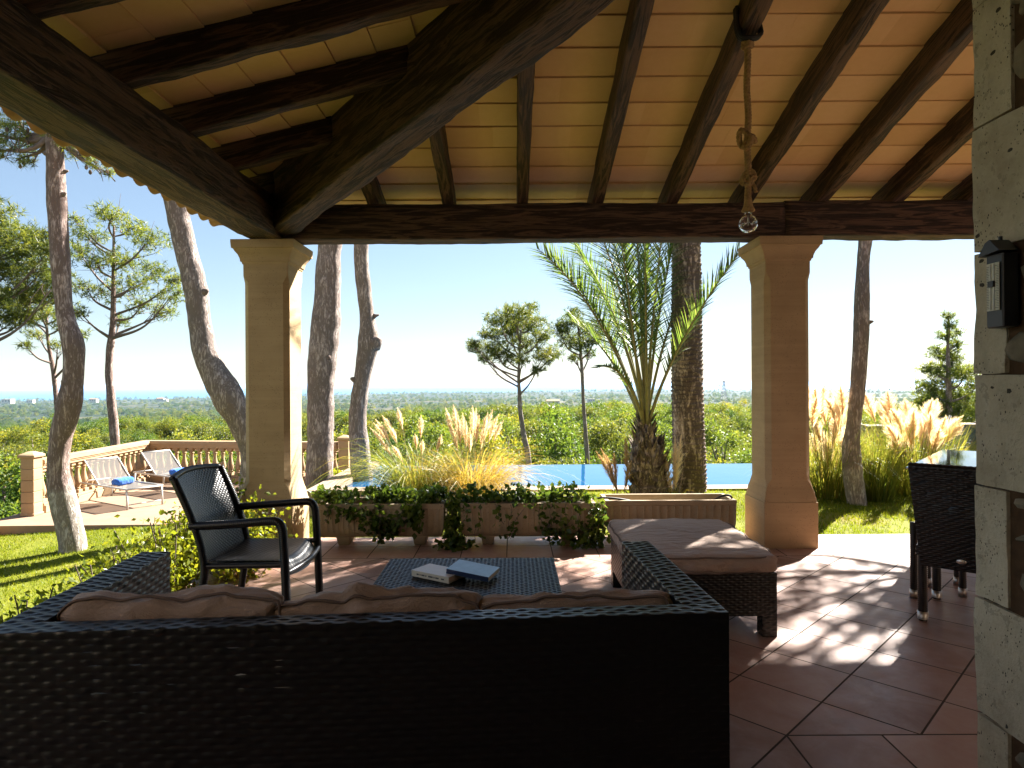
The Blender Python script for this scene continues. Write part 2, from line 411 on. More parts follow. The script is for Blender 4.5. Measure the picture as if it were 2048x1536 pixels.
WOOD = mk_wood(); CEIL = mk_ceiling(); CLAY = mk_clay()
SAND = mk_sand('sandstone_column', (.37, .262, .145), (.53, .39, .225))
SANDB = mk_sand('sandstone_balustrade', (.33, .215, .118), (.43, .30, .18), 10)
CONC = mk_sand('cast_stone_planter', (.30, .235, .155), (.44, .36, .25), 5)
QUOIN = mk_quoin(); FLOOR = mk_floor(); GROUND = mk_ground()
RUBBLE = mk_plain('rubble_stone', (.19, .155, .105), .9, .2, var=.55, scale=11, bump=.9)
MORTAR = mk_plain('earth_mortar', (.075, .042, .022), .95, .15, var=.4, scale=30, bump=.8)
PLASTER = mk_plain('house_render', (.40, .32, .24), .9, .2, var=.12, scale=6, bump=.3)
DECK = mk_plain('deck_stone', (.26, .175, .118), .8, .25, var=.14, scale=3.5, bump=.2)
COPING = mk_plain('pool_coping_stone', (.28, .20, .145), .8, .25, var=.14, scale=7, bump=.2)
def mk_wicker():
    m = Mat('black_wicker'); n = m.noise(m.obj(), 40, 4, .6)
    return m.pbr(m.ramp(n, [(.3, (.0035, .0033, .004)), (.7, (.009, .0085, .010))]), n * .16 + .27, m.bump(m.noise(m.obj(), 320, 2), .15, .001), spec=.45)
WICK = mk_wicker()
FAB = mk_fabric('taupe_canvas', (.33, .24, .19), (.45, .335, .275)); PIPE = mk_plain('canvas_piping', (.19, .14, .12), .9, .1)
BLACK = mk_plain('black_plastic', (.012, .013, .016), .42, .5); RUBBER = mk_plain('black_rubber', (.012, .012, .012), .6, .3)
STEEL = mk_plain('brushed_steel', (.6, .58, .55), .35, .5, 1.0, .08); ALU = mk_plain('grey_aluminium', (.52, .51, .48), .5, .5, .3, .06)
TUBEW = mk_plain('pale_tube', (.75, .75, .72), .2, .5, var=.03); WHITE = mk_plain('white_card', (.60, .57, .47), .6, .4, var=.05); GREY = mk_plain('grey_ink', (.13, .13, .13), .7, .2)
TOWEL = mk_fabric('blue_towelling', (.02, .10, .42), (.04, .17, .6))
PAPER = mk_plain('book_pages', (.66, .5, .32), .85, .2, var=.1, scale=60); CREAM = mk_plain('cream_book_cover', (.68, .63, .6), .45, .5, var=.06)
BLUEC = mk_plain('blue_book_cover', (.17, .30, .40), .3, .6, var=.22, scale=14); NAVY = mk_plain('navy_book_spine', (.012, .03, .09), .35, .5)
ROPE = mk_plain('jute_rope', (.36, .23, .10), .9, .15, var=.35, scale=60, bump=.6)
PANELB = mk_plain('slate_blue_panel', (.045, .075, .13), .5, .4); EARTH = mk_plain('potting_soil', (.035, .024, .015), .95, .1, var=.5, scale=40, bump=1)
BARK = mk_bark('pine_bark', (.19, .13, .11), (.45, .34, .30), (.64, .52, .47)); BARKG = mk_bark('grey_pine_bark', (.20, .16, .14), (.45, .375, .335), (.62, .54, .50))
BARKW = mk_bark('limewashed_pine_bark', (.20, .16, .135), (.45, .37, .325), (.62, .53, .48), wash=.36); BARKL = mk_bark('limewashed_bark_at_foot', (.19, .135, .115), (.45, .345, .305), (.64, .525, .475), wash=.12)
TWIG = mk_plain('twig_bark', (.18, .14, .12), .9, .15, var=.3)
PALMB = mk_bark('palm_bark', (.13, .10, .08), (.45, .36, .28), (.76, .66, .56), sc=6)
NEED = mk_leaf('pine_needles', [(.1, (.05, .08, .016)), (.5, (.11, .15, .022)), (.9, (.2, .22, .035))], tr=1.6, f=.5)
NEEDD = mk_leaf('dark_pine_needles', [(.1, (.04, .065, .016)), (.5, (.09, .125, .024)), (.9, (.17, .185, .034))], tr=1.5, f=.45)
WOODL = mk_leaf('wood_foliage', [(.05, (.022, .045, .012)), (.4, (.058, .105, .018)), (.75, (.12, .165, .024)), (1, (.21, .22, .04))], tr=1.5, f=.5, rnd=.4)
IVY = mk_leaf('ivy_leaf', [(.1, (.03, .062, .012)), (.6, (.075, .13, .02)), (1, (.16, .22, .035))], tr=1.7, f=.45, rough=.35, spec=.5)
HEDGE = mk_leaf('hedge_leaf', [(.1, (.06, .10, .010)), (.5, (.17, .215, .016)), (.85, (.26, .28, .024)), (1, (.18, .08, .04))], tr=1.6, f=.5, rough=.35, spec=.5)
FROND = mk_leaf('palm_leaflet', [(.1, (.035, .075, .02)), (.6, (.09, .155, .032)), (1, (.18, .215, .07))], tr=1.6, f=.45, rough=.4, spec=.5)
RACH = mk_plain('palm_stalk', (.22, .2, .07), .55, .4, var=.3)
GRASSB = mk_leaf('pampas_blade', [(0, (.06, .10, .015)), (.5, (.13, .175, .025)), (.85, (.26, .25, .055)), (1, (.42, .33, .13))], tr=1.5, f=.5)
ORANGE = mk_leaf('autumn_grass', [(0, (.15, .18, .03)), (.4, (.31, .265, .05)), (.8, (.40, .26, .06)), (1, (.48, .40, .18))], tr=1.4, f=.5)
PLUME = mk_leaf('pampas_plume', [(0, (.70, .60, .53)), (.6, (.81, .73, .67)), (1, (.87, .81, .76))], tr=1.02, f=.6, rough=.9, spec=.05)
PLUMEB = mk_leaf('brown_plume', [(0, (.3, .2, .12)), (.6, (.46, .33, .21)), (1, (.6, .47, .34))], tr=1.1, f=.45, rough=.9, spec=.05)
LAWNB = mk_leaf('lawn_blade', [(0, (.065, .105, .005)), (.55, (.135, .185, .007)), (1, (.24, .25, .02))], tr=1.4, f=.5)
def mk_water():
    m = Mat('pool_water'); n = m.noise(m.pos(), 1.6, 3, .5)
    return m.pbr((.008, .085, .21), .012, m.bump(n, .11, .02), spec=.5, IOR=1.33)
WATER = mk_water()
SEA = mk_plain('sea_water', (.035, .12, .22), .5, .15, var=.1)
def mk_glass(name, col=(1, 1, 1), rough=0.0):
    m = Mat(name); return m.pbr(col, rough, None, 0, .5, Transmission_Weight=1.0, IOR=1.45)
GLASS = mk_glass('clear_glass')
TABLEG = mk_plain('glazed_table_top', (.05, .07, .08), .04, .9, var=.05)
def mk_meshfab():
    m = Mat('lounger_mesh'); a = m.nt.nodes.new('ShaderNodeBsdfDiffuse'); a.inputs[0].default_value = (.17, .16, .15, 1)
    t = m.nt.nodes.new('ShaderNodeBsdfTransparent'); x = m.nt.nodes.new('ShaderNodeMixShader'); x.inputs[0].default_value = .28
    m.nt.links.new(a.outputs[0], x.inputs[1]); m.nt.links.new(t.outputs[0], x.inputs[2]); m.nt.links.new(x.outputs[0], m.out.inputs[0]); return m.mat
MESHF = mk_meshfab()
HWHITE = mk_plain('far_house_wall', (.68, .62, .53), .9, .2, var=.05); HROOF = mk_plain('far_house_roof', (.4, .24, .15), .9, .2); HWIN = mk_plain('far_house_window', (.05, .06, .07), .3, .5)
PYL = mk_plain('galvanised_steel', (.33, .34, .35), .6, .4, .4)

# ------------------------------------------------------------------ terrain, sea
def ss(t): t = np.clip(t, 0, 1); return t * t * (3 - 2 * t)
def lawn_z(x, y):
    return -.05 - .58 * ss((-x - 1) / 3.3) - .05 * np.maximum(0, -x - 4.8)
def ground_z(x, y):
    x = np.asarray(x, float); y = np.asarray(y, float)
    z = lawn_z(np.clip(x, -9, 14), y)
    dx = np.maximum(0, np.maximum(-8.0 - x, x - 13.5)); dy = np.maximum(0, y - np.where(x < -2.65, 14.3, np.where(x < 5.35, 12.3, 13.2)))
    d = np.hypot(dx, dy)
    f = 1 + .35 * ss((-x / np.maximum(y, 1) - .15) / .6)
    fall = np.interp(d * np.where(d > 400, f, 1), [0, .3, 1.2, 3, 8, 15, 30, 60, 85, 110, 160, 290, 790, 2000, 4500, 6000, 6600, 9000, 60000],
                     [0, -.6, -1.8, -3.2, -5.2, -6.3, -6.8, -7.2, -8.2, -10.6, -16.5, -28, -41, -53, -68, -77, -84, -95, -95])
    P = np.stack([x, y], -1)
    amp = np.clip((d - 15) / 60, 0, 1) * np.minimum(1.2 + d * .0028, 9)
    fall = fall + np.where(d > 10, amp * (nz(P, 1 / 420., 3, 3) * .5 + nz(P, 1 / 1500., 5, 2) * .6), 0)
    z = z + fall
    for hx, hy, hw, hd, hh in ((420, 4300, 900, 500, 13), (1500, 4900, 900, 500, 16), (-900, 4700, 700, 400, 8), (2600, 4400, 800, 500, 14)):
        z = z + hh * np.exp(-((x - hx) / hw) ** 2 - ((y - hy) / hd) ** 2)
    z = np.where((x > -2.75) & (x < 5.35) & (y > 8.85) & (y < 13.3), -2.2, z)
    z = np.where((x > -2.0) & (x < 6.4) & (y < 5.9), -.28, z)
    z = np.where((x > -7.5) & (x < -3.2) & (y > 9.7) & (y < 13.4), -.95, z)
    return z
def axis(lo, hi, step, far, n):
    a = list(np.arange(lo, hi + 1e-6, step)); g = np.geomspace(step * 2, far, n)
    return np.array(sorted([lo - k for k in g] + a + [hi + k for k in g]))
xs = axis(-10, 14, .2, 42000, 60); ys_ = axis(-4, 15, .2, 45000, 64); ys_ = ys_[ys_ > -700]
XX, YY = np.meshgrid(xs, ys_)
g = G(); g.grid(np.stack([XX, YY, ground_z(XX, YY)], -1))
tag(build('ground', g, GROUND), kind='structure')
g = G(); g.grid(np.array([[[x, y, -80.0] for x in (-44000, -6000, 6000, 44000)] for y in (1500, 20000, 45000)]))
tag(build('sea', g, SEA), kind='structure')

# terrace slab
g = G()
g.box((2.09, .98, -.15), (8.82, 9.98, .3))
tag(build('terrace_floor', g, FLOOR, smooth=False), kind='structure')

# sun deck on the left, pool
DZ = -.63
g = G(); dk = np.array([[-9.3, 8.6], [-7.3, 9.62], [-3.0, 9.56], [-1.9, 9.9], [-2.55, 11.0], [-2.58, 13.35], [-7.05, 12.95], [-7.75, 10.0]])
def prism(g, pts, z0, z1, tint=.5):
    n = len(pts); V = np.concatenate([np.c_[pts, np.full(n, z0)], np.c_[pts, np.full(n, z1)]])
    g.add(V, [[i, (i + 1) % n, n + (i + 1) % n, n + i] for i in range(n)], tint)
    g.L.append(np.arange(n) + g.n - n); g.T.append(np.array([n])); g.L.append(np.arange(n)[::-1] + g.n - 2 * n); g.T.append(np.array([n]))
prism(g, np.array([[-7.9, 9.50], [-3.0, 9.56], [-2.62, 9.6], [-2.62, 13.6], [-3.2, 13.6], [-8.1, 14.25], [-7.9, 10.05]]), -1.1, DZ)
tag(build('sun_deck', g, DECK, smooth=False), kind='structure')
g = G()
x0, x1, y0, y1 = -2.55, 5.2, 8.72, 12.05
g.box(((x0 + x1) / 2, y0 + .16, -.22), (x1 - x0 + .5, .32, .40)); g.box((x0 - .08, (y0 + y1) / 2 + .162, -.22), (.34, y1 - y0 - .32, .40)); g.box((x1 + .08, (y0 + y1) / 2 + .162, -.22), (.34, y1 - y0 - .32, .40))
tag(build('pool_coping', g, COPING, smooth='auto'), kind='structure')
g = G(); g.box(((x0 + x1) / 2, (y0 + .32 + y1) / 2, -.45), (x1 - x0 - .18, y1 - y0 - .32, .70))
tag(build('pool_water', g, WATER, smooth=False), kind='structure')

# ------------------------------------------------------------------ stone columns
def column(cx, cy, label):
    t = thing('stone_column', (cx, cy, 0), label, 'column', 'porch columns')
    def rings(spec, seg_ch):
        g = G(); V = []
        for z, h, c in spec:
            V.append([[h - c, h, z], [h, h - c, z], [h, -h + c, z], [h - c, -h, z], [-h + c, -h, z], [-h, -h + c, z], [-h, h - c, z], [-h + c, h, z]])
        n = len(V); V = np.array(V, float).reshape(-1, 3) + (cx, cy, 0)
        g.add(V, [[a * 8 + (i + 1) % 8, a * 8 + i, a * 8 + 8 + i, a * 8 + 8 + (i + 1) % 8] for a in range(n - 1) for i in range(8)])
        g.L.append(np.arange(8) + 0); g.T.append(np.array([8])); g.L.append(np.arange(8) + (n - 1) * 8); g.T.append(np.array([8]))
        return g
    b = .004
    build('base', rings([(0, .228, b), (.384, .228, b), (.39, .222, b), (.43, .215, b)], 0), SAND, t, 'auto')
    sh = [(.43, .213, b), (.47, .208, .005), (.50, .198, .006), (.53, .192, .008), (.58, .19, .042), (2.27, .19, .042), (2.33, .19, .008), (2.43, .19, .006)]
    build('shaft', rings(sh, 0), SAND, t, 'auto')
    cp = [(2.43, .196, b), (2.448, .20, b), (2.45, .208, b), (2.475, .211, b), (2.505, .222, b), (2.535, .243, b), (2.553, .251, b), (2.556, .262, b), (2.606, .266, b), (2.626, .266, b)]
    build('capital', rings(cp, 0), SAND, t, 'auto')
    return t
column(-2.085, 5.70, 'sandstone column in grey shade behind the black wicker armchair')
column(2.345, 5.70, 'sandstone column glowing warm orange beside the ottoman')

# ------------------------------------------------------------------ porch roof
roof = thing('porch_roof', (2.0, 2.5, 2.63), 'open porch roof of dark hewn timber beams and clay tiles over the terrace', 'roof')
SL = .26
def beam_geo(L, wd, h, seed, amp=.008, step=.07, tint=.5):
    n = max(6, int(L / step)); X = np.linspace(0, L, n); c = .18
    a, b = wd / 2, h; r = .013; ring = []
    for cx, cz, s in ((a - r, r, -90), (a - r, b - r, 0), (-a + r, b - r, 90), (-a + r, r, 180)):
        for k in (0, 45, 90): ring.append((cx + r * math.cos(R(s + k)), cz + r * math.sin(R(s + k))))
    extra = []
    ring = np.array(ring); m = []
    for i in range(len(ring)):
        p, q = ring[i], ring[(i + 1) % len(ring)]; m.append(p)
        if np.linalg.norm(q - p) > .05:
            k = int(np.linalg.norm(q - p) / .05) + 1
            for j in range(1, k): m.append(p + (q - p) * j / k)
    ring = np.array(m); S = len(ring)
    V = np.stack([np.repeat(X[:, None], S, 1), np.repeat(ring[None, :, 0], n, 0), np.repeat(ring[None, :, 1], n, 0)], -1)
    cc = np.array([0, 0, h / 2]); d = V - cc; d[..., 0] = 0; d /= np.linalg.norm(d, axis=-1)[..., None] + 1e-6
    V = V + d * (amp * nz(V * np.array([1, 2.2, 2.2]), 1.1, seed, 3) + amp * .5 * nz(V * np.array([3, 9, 9]), 1.3, seed + 5, 2))[..., None]
    g = G(); i = np.arange(n - 1)[:, None] * S; j = np.arange(S)[None]; k = (j + 1) % S
    g.add(V, np.stack([i + j, i + S + j, i + S + k, i + k], -1).reshape(-1, 4), tint)
    g.L.append(np.arange(S)); g.T.append(np.array([S])); g.L.append(np.arange(S)[::-1] + (n - 1) * S); g.T.append(np.array([S]))
    return g
def frame(o, xd, up=(0, 0, 1)):
    x = Vector(xd).normalized(); y = Vector(up).cross(x).normalized(); z = x.cross(y)
    M = Matrix.Identity(4)
    for i in range(3): M[i][0] = x[i]; M[i][1] = y[i]; M[i][2] = z[i]; M[i][3] = o[i]
    return M
def timber(name, a, b, wd, h, seed, amp=.008):
    a, b = Vector(a), Vector(b); L = (b - a).length
    return build(name, beam_geo(L, wd, h, seed, amp), WOOD, roof, True, frame(a, b - a))
timber('beam', (-1.95, 5.612, 2.632), (2.32, 5.612, 2.632), .222, .298, 1, .007)
timber('beam', (2.322, 5.612, 2.642), (6.7, 5.612, 2.642), .222, .296, 2, .008)
timber('beam', (-2.075, 5.55, 2.632), (-2.165, -1.45, 2.632), .275, .325, 3, .009)
timber('hip_beam', (-2.12, 5.64, 2.61), (4.6, -1.1, 2.61 + .25 * 6.73), .23, .49, 4, .012)
for k in range(-3, 10):
    X = .10 + .635 * k; yt = 5.94; ye = max(3.5 - X - .05, -1.4) if k > -3 else 5.35
    if X > 6.3: continue
    timber('rafter', (X, yt, 2.93 + SL * (5.5 - yt)), (X, ye, 2.93 + SL * (5.5 - ye)), .098, .205, 20 + k, .008)
for k in range(-6, 4):
    Y = 3.375 + .655 * k; xe = 3.5 - Y - .05
    if Y < -1.4: continue
    timber('rafter', (-2.32, Y, 2.95 + SL * (-2.32 + 2.0)), (xe, Y, 2.95 + SL * (xe + 2.0)), .10, .205, 40 + k, .008)
# clay courses over the rafters, built as lapping slabs
def zc(s): return 3.137 + SL * s
def courses(axis_):
    g = G(); r = np.random.default_rng(3); pitch = .249
    k0 = -4
    for k in range(k0, 40):
        s0 = -.06 + pitch * k; s1 = s0 + pitch               # distance inwards from the eave line
        if s0 < -.72 or s0 > 7.0: continue
        lo = -2 + s0 if axis_ == 'back' else -1.5
        hi = 6.45 if axis_ == 'back' else 5.5 - s0
        lo2 = -2 + s1 if axis_ == 'back' else -1.5
        hi2 = 6.45 if axis_ == 'back' else 5.5 - s1
        p = lo - r.random() * .5
        while p < hi:
            q = p + .58 + .04 * r.random()
            a, b = max(p, lo), min(q, hi); a2, b2 = max(p, lo2), min(q, hi2)
            if b - a > .01 and b2 > a2 - .2:
                b2 = max(b2, a2)
                drop = .010 + .004 * r.random(); jz = .004 * r.random()
                Z = [zc(s0) - .002 - jz, zc(s1) - drop - jz]; T = .03
                def pt(al, s, z): return (al, 5.5 - s, z) if axis_ == 'back' else (s - 2.0, al, z)
                V = [pt(a, s0, Z[0]), pt(b, s0, Z[0]), pt(b2, s1 - .003, Z[1]), pt(a2, s1 - .003, Z[1])]
                V += [(x, y, z + T) for x, y, z in V]
                g.add(V, [[0, 1, 2, 3], [4, 7, 6, 5], [0, 4, 5, 1], [1, 5, 6, 2], [2, 6, 7, 3], [3, 7, 4, 0]], r.random())
            p = q
    return g
build('ceiling_panel', courses('back'), CEIL, roof, False)
build('ceiling_panel', courses('left'), CEIL, roof, False)
g = G()
V = [(-2.85, 6.35, zc(-.85) + .05), (6.6, 6.35, zc(-.85) + .05), (6.6, -1.6, zc(7.1) + .05), (5.1, -1.6, zc(7.1) + .05), (-2.85, -1.6, zc(-.85) + .05)]
V += [(x, y, z + .06) for x, y, z in V]
g.add(V, [[3, 2, 1, 0], [5, 6, 7, 8], [0, 1, 6, 5], [1, 2, 7, 6]]); g.add(V, [[0, 3, 4], [5, 9, 8]]); g.add(V, [[4, 0, 5, 9]])
build('roof_skin', g, CLAY, roof, False)
g = G(); r = np.random.default_rng(11)
Y = -1.5
while Y < 6.3:
    for up_ in (0, 1):
        rad = .088; th = np.linspace(0, np.pi, 9); sgn = 1 if up_ else -1
        cy_ = Y + (.105 if up_ else 0); zz = zc(-.9) + (.115 if up_ else .12) + r.normal() * .004; dx = r.normal() * .008 + (.03 if up_ else 0)
        P = []
        for xq, dz in ((-2.88 + dx, -.012), (-2.25, .15)):
            for rr in (rad, rad - .014):
                P.append([(xq, cy_ + rr * math.cos(t), zz + dz + sgn * rr * .75 * math.sin(t)) for t in th])
        P = np.array(P); g.grid(P[[0, 2]]); g.grid(P[[1, 3]]); g.grid(P[[0, 1]])
    Y += .21
build('eave_tiles', g, CLAY, roof, True)

# ------------------------------------------------------------------ house behind and at the sides
house = thing('house', (3, -1.6, 0), 'unseen house wall behind the terrace, widened to block and bounce light', 'house')
g = G(); g.box((.3, -1.75, 2.2), (13.0, .3, 5.8)); build('wall', g, PLASTER, house, False)  # unseen back wall, stretched leftwards to block rear light and bounce warm fill
g = G(); g.box((6.78, 2.0, 1.4), (.3, 7.1, 3.4)); build('side_wall', g, PLASTER, house, False)
# stone pier at the right: quoins and rubble, seen along its left face
pier = thing('stone_pier', (1.6, .9, 0), 'rough grey limestone pier with brown rubble joints at the terrace edge', 'pier')
def rough_block(g, lo, hi, seed, amp=.006, ch=.006, n=14):
    lo, hi = np.asarray(lo, float), np.asarray(hi, float); c = (lo + hi) / 2; h = (hi - lo) / 2
    for ax in range(3):
        for sg in (-1, 1):
            u = np.linspace(-1, 1, n); A, B = np.meshgrid(u, u); P = np.zeros((n, n, 3)); o = [k for k in range(3) if k != ax]
            P[..., ax] = sg; P[..., o[0]] = A; P[..., o[1]] = B
            Q = P * h; q = np.clip(Q, -(h - ch), h - ch); dlt = Q - q; nn = np.linalg.norm(dlt, axis=-1, keepdims=True)
            Q = q + dlt / (nn + 1e-9) * ch + c
            Q = Q + (Q - c) / (np.linalg.norm(Q - c, axis=-1, keepdims=True)) * (amp * (nz(Q, 3.1, seed, 4)))[..., None]
            if (sg > 0) == (ax != 1): pass
            else: Q = Q[::-1]
            g.grid(Q)
XW, YF = 1.312, 1.85
g = G(); zj = [-.02, .464, .79, 1.107, 1.42, 1.762, 2.112, 2.45, 2.79, 3.2]
for i in range(9):
    short = i in (0, 2, 4, 6, 8)
    # short blocks end at a ragged mortar joint nearer the camera, long blocks run on
    yn = 1.730 if short else 1.30
    if i == 6: yn = 1.705
    rough_block(g, (XW + (.0015 * (i % 3)), yn, zj[i] + .0014), (2.0, YF + .004 * ((i * 7) % 3 - 1), zj[i + 1] - .0014), i, .006, .005)
build('quoin_stones', g, QUOIN, pier, 'auto')
g = G(); g.box((1.665, .15, 1.55), (.68, 3.36, 3.14)); build('mortar_bed', g, MORTAR, pier, False)
g = G(); r = np.random.default_rng(5)
for i in range(9):
    short = i in (0, 2, 4, 6, 8)
    z = zj[i] + .01
    while z < zj[i + 1] - .03:
        h = .09 + .14 * r.random(); h = min(h, zj[i + 1] - z - .004); y = (1.712 if short else 1.28) + .012 * r.normal()
        while y > -1.4:
            wdt = .12 + .2 * r.random(); 
            c = np.array([XW + .018, y - wdt / 2, z + h / 2]); th = np.linspace(0, 2 * np.pi, 14, endpoint=False)
            u = np.linspace(0, 1, 6); V = []
            sh = 1 + .16 * r.normal(size=14)
            for q in u:
                rr = math.sqrt(max(0, 1 - q ** 3)); V.append(np.stack([np.full(14, -.012 - .034 * q) , np.cos(th) * sh * rr * wdt / 2 * .95, np.sin(th) * sh * rr * h / 2 * .95], -1) + c + (.02, 0, 0))
            V = np.array(V); V += (.012, .007, .007) * nz(V, 7, int(r.integers(999)), 4)[..., None]
            V = np.concatenate([V, V[:, :1]], 1); g.grid(V, r.random())
            y -= wdt + .012
        z += h + .012
build('rubble_stones', g, RUBBLE, pier, True)

# ------------------------------------------------------------------ wicker furniture
def sides(g, o, u, v, h, cw=.034, ch=.02, amp=.004, top=True, skip=(), seed=0):
    """woven faces of a box with base corner o, plan edges u, v (u to the right, v to the back) and height h"""
    o, u, v = [np.asarray(k, float) for k in (o, u, v)]; H = np.array([0, 0, h])
    f = [('front', o, u, H), ('right', o + u, v, H), ('back', o + u + v, -u, H), ('left', o + v, -v, H)]
    for k, (n, a, b, c) in enumerate(f):
        if n not in skip: g.wicker(a, b, c, cw, ch, amp, seed=seed + k)
    if top: g.wicker(o + H, u, v, cw, ch, amp, seed=seed + 9)
    # solid core so that no light passes through the weave
    q = .001
    c = o + (u + v) / 2 + H / 2; lu, lv = np.linalg.norm(u), np.linalg.norm(v)
    g.box(c, (lu - q, lv - q, h - q), math.atan2(u[1], u[0]))
def rcushion(c, size, seed, rz=0.0, tilt=None, r=.045, puff=.02, wrinkle=.008, n=34):
    """a soft box with piping; returns cushion and piping geometry"""
    g = G(); h = np.asarray(size, float) / 2
    def place(P):
        if tilt is not None: P = P @ np.asarray(tilt).T
        ca, sa = math.cos(rz), math.sin(rz)
        return P @ np.array([[ca, sa, 0], [-sa, ca, 0], [0, 0, 1]]) + np.asarray(c, float)
    def soft(P):
        U = P / h
        wr = nz(P * np.array([1, 1.6, 1.6]), 3.2, seed, 3) * wrinkle + nz(P * np.array([1, 3.2, 3.2]), 5.5, seed + 3, 2) * wrinkle * .5
        k = np.clip(1 - U ** 2, 0, 1)
        d = np.stack([np.sign(U[..., 0]) * puff * .4 * k[..., 1] * k[..., 2], np.sign(U[..., 1]) * puff * k[..., 0] * k[..., 2], np.sign(U[..., 2]) * puff * k[..., 0] * k[..., 1]], -1)
        return P + d + (P / np.linalg.norm(P, axis=-1, keepdims=True)) * wr[..., None]
    for ax in range(3):
        for sg in (-1, 1):
            u = np.linspace(-1, 1, n); u = np.sign(u) * (1 - (1 - np.abs(u)) ** 1.5); A, B = np.meshgrid(u, u); P = np.zeros((n, n, 3)); o = [k for k in range(3) if k != ax]
            P[..., ax] = sg; P[..., o[0]] = A; P[..., o[1]] = B
            Q = P * h; rr = np.minimum(r, h * .96); q = np.clip(Q, -(h - rr), h - rr); dl = Q - q
            nn = np.linalg.norm(dl, axis=-1, keepdims=True); Q = q + dl / (nn + 1e-9) * np.minimum(nn, np.min(rr))
            g.grid(place(soft(Q)))
    p = G(); t = np.linspace(0, 2 * np.pi, 120)
    def loop(zf, flat):
        ha, hb = [h[k] for k in flat]; e = 8.0
        ct, st = np.cos(t), np.sin(t); rad = (np.abs(ct / 1) ** e + np.abs(st / 1) ** e) ** (-1 / e)
        P = np.zeros((len(t), 3)); P[:, flat[0]] = ha * ct * rad; P[:, flat[1]] = hb * st * rad; P[:, 3 - sum(flat)] = zf * h[3 - sum(flat)]
        return place(soft(P * .997))
    return g, p, loop

def sofa():
    rz = R(3.6); ca, sa = math.cos(rz), math.sin(rz); ux = np.array([ca, sa, 0]); uy = np.array([-sa, ca, 0])
    o = np.array([-1.512, 1.842, 0.0]); W, D, H = 2.172, .90, .70
    t = thing('sofa', o + ux * W / 2 + uy * D / 2, 'long black wicker sofa with taupe cushions, its back to the viewer', 'sofa')
    bt = .085; aw = .118
    g = G(); sides(g, o + (0, 0, .04), ux * W, uy * bt, H - .04, amp=.0028, seed=1); build('backrest', g, WICK, t)
    for k, s in enumerate((0, W - aw)):
        g = G(); sides(g, o + ux * s + uy * (bt + .001) + (0, 0, .04), ux * aw, uy * (D - bt), H - .04, seed=20 + 10 * k, skip=('front',)); build('armrest', g, WICK, t)
    g = G(); sides(g, o + ux * (aw + .001) + uy * (bt + .001) + (0, 0, .06), ux * (W - 2 * aw - .002), uy * (D - bt - .03), .24, skip=('front', 'left', 'right'), seed=50); build('seat_frame', g, WICK, t)
    for sx in (.05, W - .05):
        for sy in (.05, D - .05):
            g = G(); g.bbox(o + ux * sx + uy * sy + (0, 0, .02), (.06, .06, .04), .006, rz); build('foot', g, BLACK, t)
    cw = (W - 2 * aw) / 3
    for i in range(3):
        c = o + ux * (aw + cw * (i + .5)) + uy * (bt + .40) + (0, 0, .30 + .07)
        g, p, lp = rcushion(c, (cw - .01, .76, .14), 60 + i, rz); q = build('seat_cushion', g, FAB, t)
    tl = np.array([[1, 0, 0], [0, math.cos(R(-8)), -math.sin(R(-8))], [0, math.sin(R(-8)), math.cos(R(-8))]])
    for i, (hh, lean, wd) in enumerate(((.335, 0, 1.0), (.315, .0, 1.0), (.305, .0, .985))):
        roll = R((-.6, 1.6, 1.0)[i])
        rl = np.array([[math.cos(roll), 0, -math.sin(roll)], [0, 1, 0], [math.sin(roll), 0, math.cos(roll)]])
        c = o + ux * (aw + cw * (i + .5) + (.01, .0, -.01)[i]) + uy * (bt + .095) + (0, 0, .395 + hh / 2)
        g, p, lp = rcushion(c, (cw * wd, .13, hh), 80 + i, rz, tl @ rl, r=.05, puff=.022, wrinkle=.022)
        q = build('back_cushion', g, FAB, t)
        p.tube(lp(-.82, (0, 2)), .005, 6, False); build('piping', p, PIPE, q)
    return t
sofa()

def coffee_table():
    t = thing('coffee_table', (-.23, 3.33, 0), 'low black wicker coffee table carrying two books', 'table')
    o = np.array([-.688, 3.01, 0.0]); W, D = .915, .65
    g = G(); sides(g, o + (0, 0, .30), (W, 0, 0), (0, D, 0), .12, .022, .0125, .0028, seed=3); build('top', g, WICK, t)
    for sx in (.035, W - .035):
        for sy in (.035, D - .035):
            g = G(); sides(g, o + (sx - .03, sy - .03, 0), (.06, 0, 0), (0, .06, 0), .299, .022, .0125, .0025, top=False); build('leg', g, WICK, t)
    return t
coffee_table()

def ottoman():
    t = thing('ottoman', (1.06, 4.05, 0), 'black wicker footstool with a thick taupe seat cushion', 'ottoman')
    o = np.array([.685, 3.575, 0.0]); W, D = .765, .96
    g = G(); sides(g, o + (0, 0, .115), (W, 0, 0), (0, D, 0), .235, .024, .014, .003, seed=5); build('base', g, WICK, t)
    for sx in (.04, W - .04):
        for sy in (.04, D - .04):
            g = G(); sides(g, o + (sx - .04, sy - .04, 0), (.08, 0, 0), (0, .08, 0), .114, .024, .014, .0028, top=False); build('leg', g, WICK, t)
    g, p, lp = rcushion((1.06, 4.055, .352 + .05), (.80, 1.0, .10), 12, 0, None, r=.035, puff=.024, wrinkle=.012, n=60)
    q = build('cushion', g, FAB, t); p.tube(lp(.80, (0, 1)), .005, 6, False); p.tube(lp(-.8, (0, 1)), .005, 6, False); build('piping', p, PIPE, q)
ottoman()

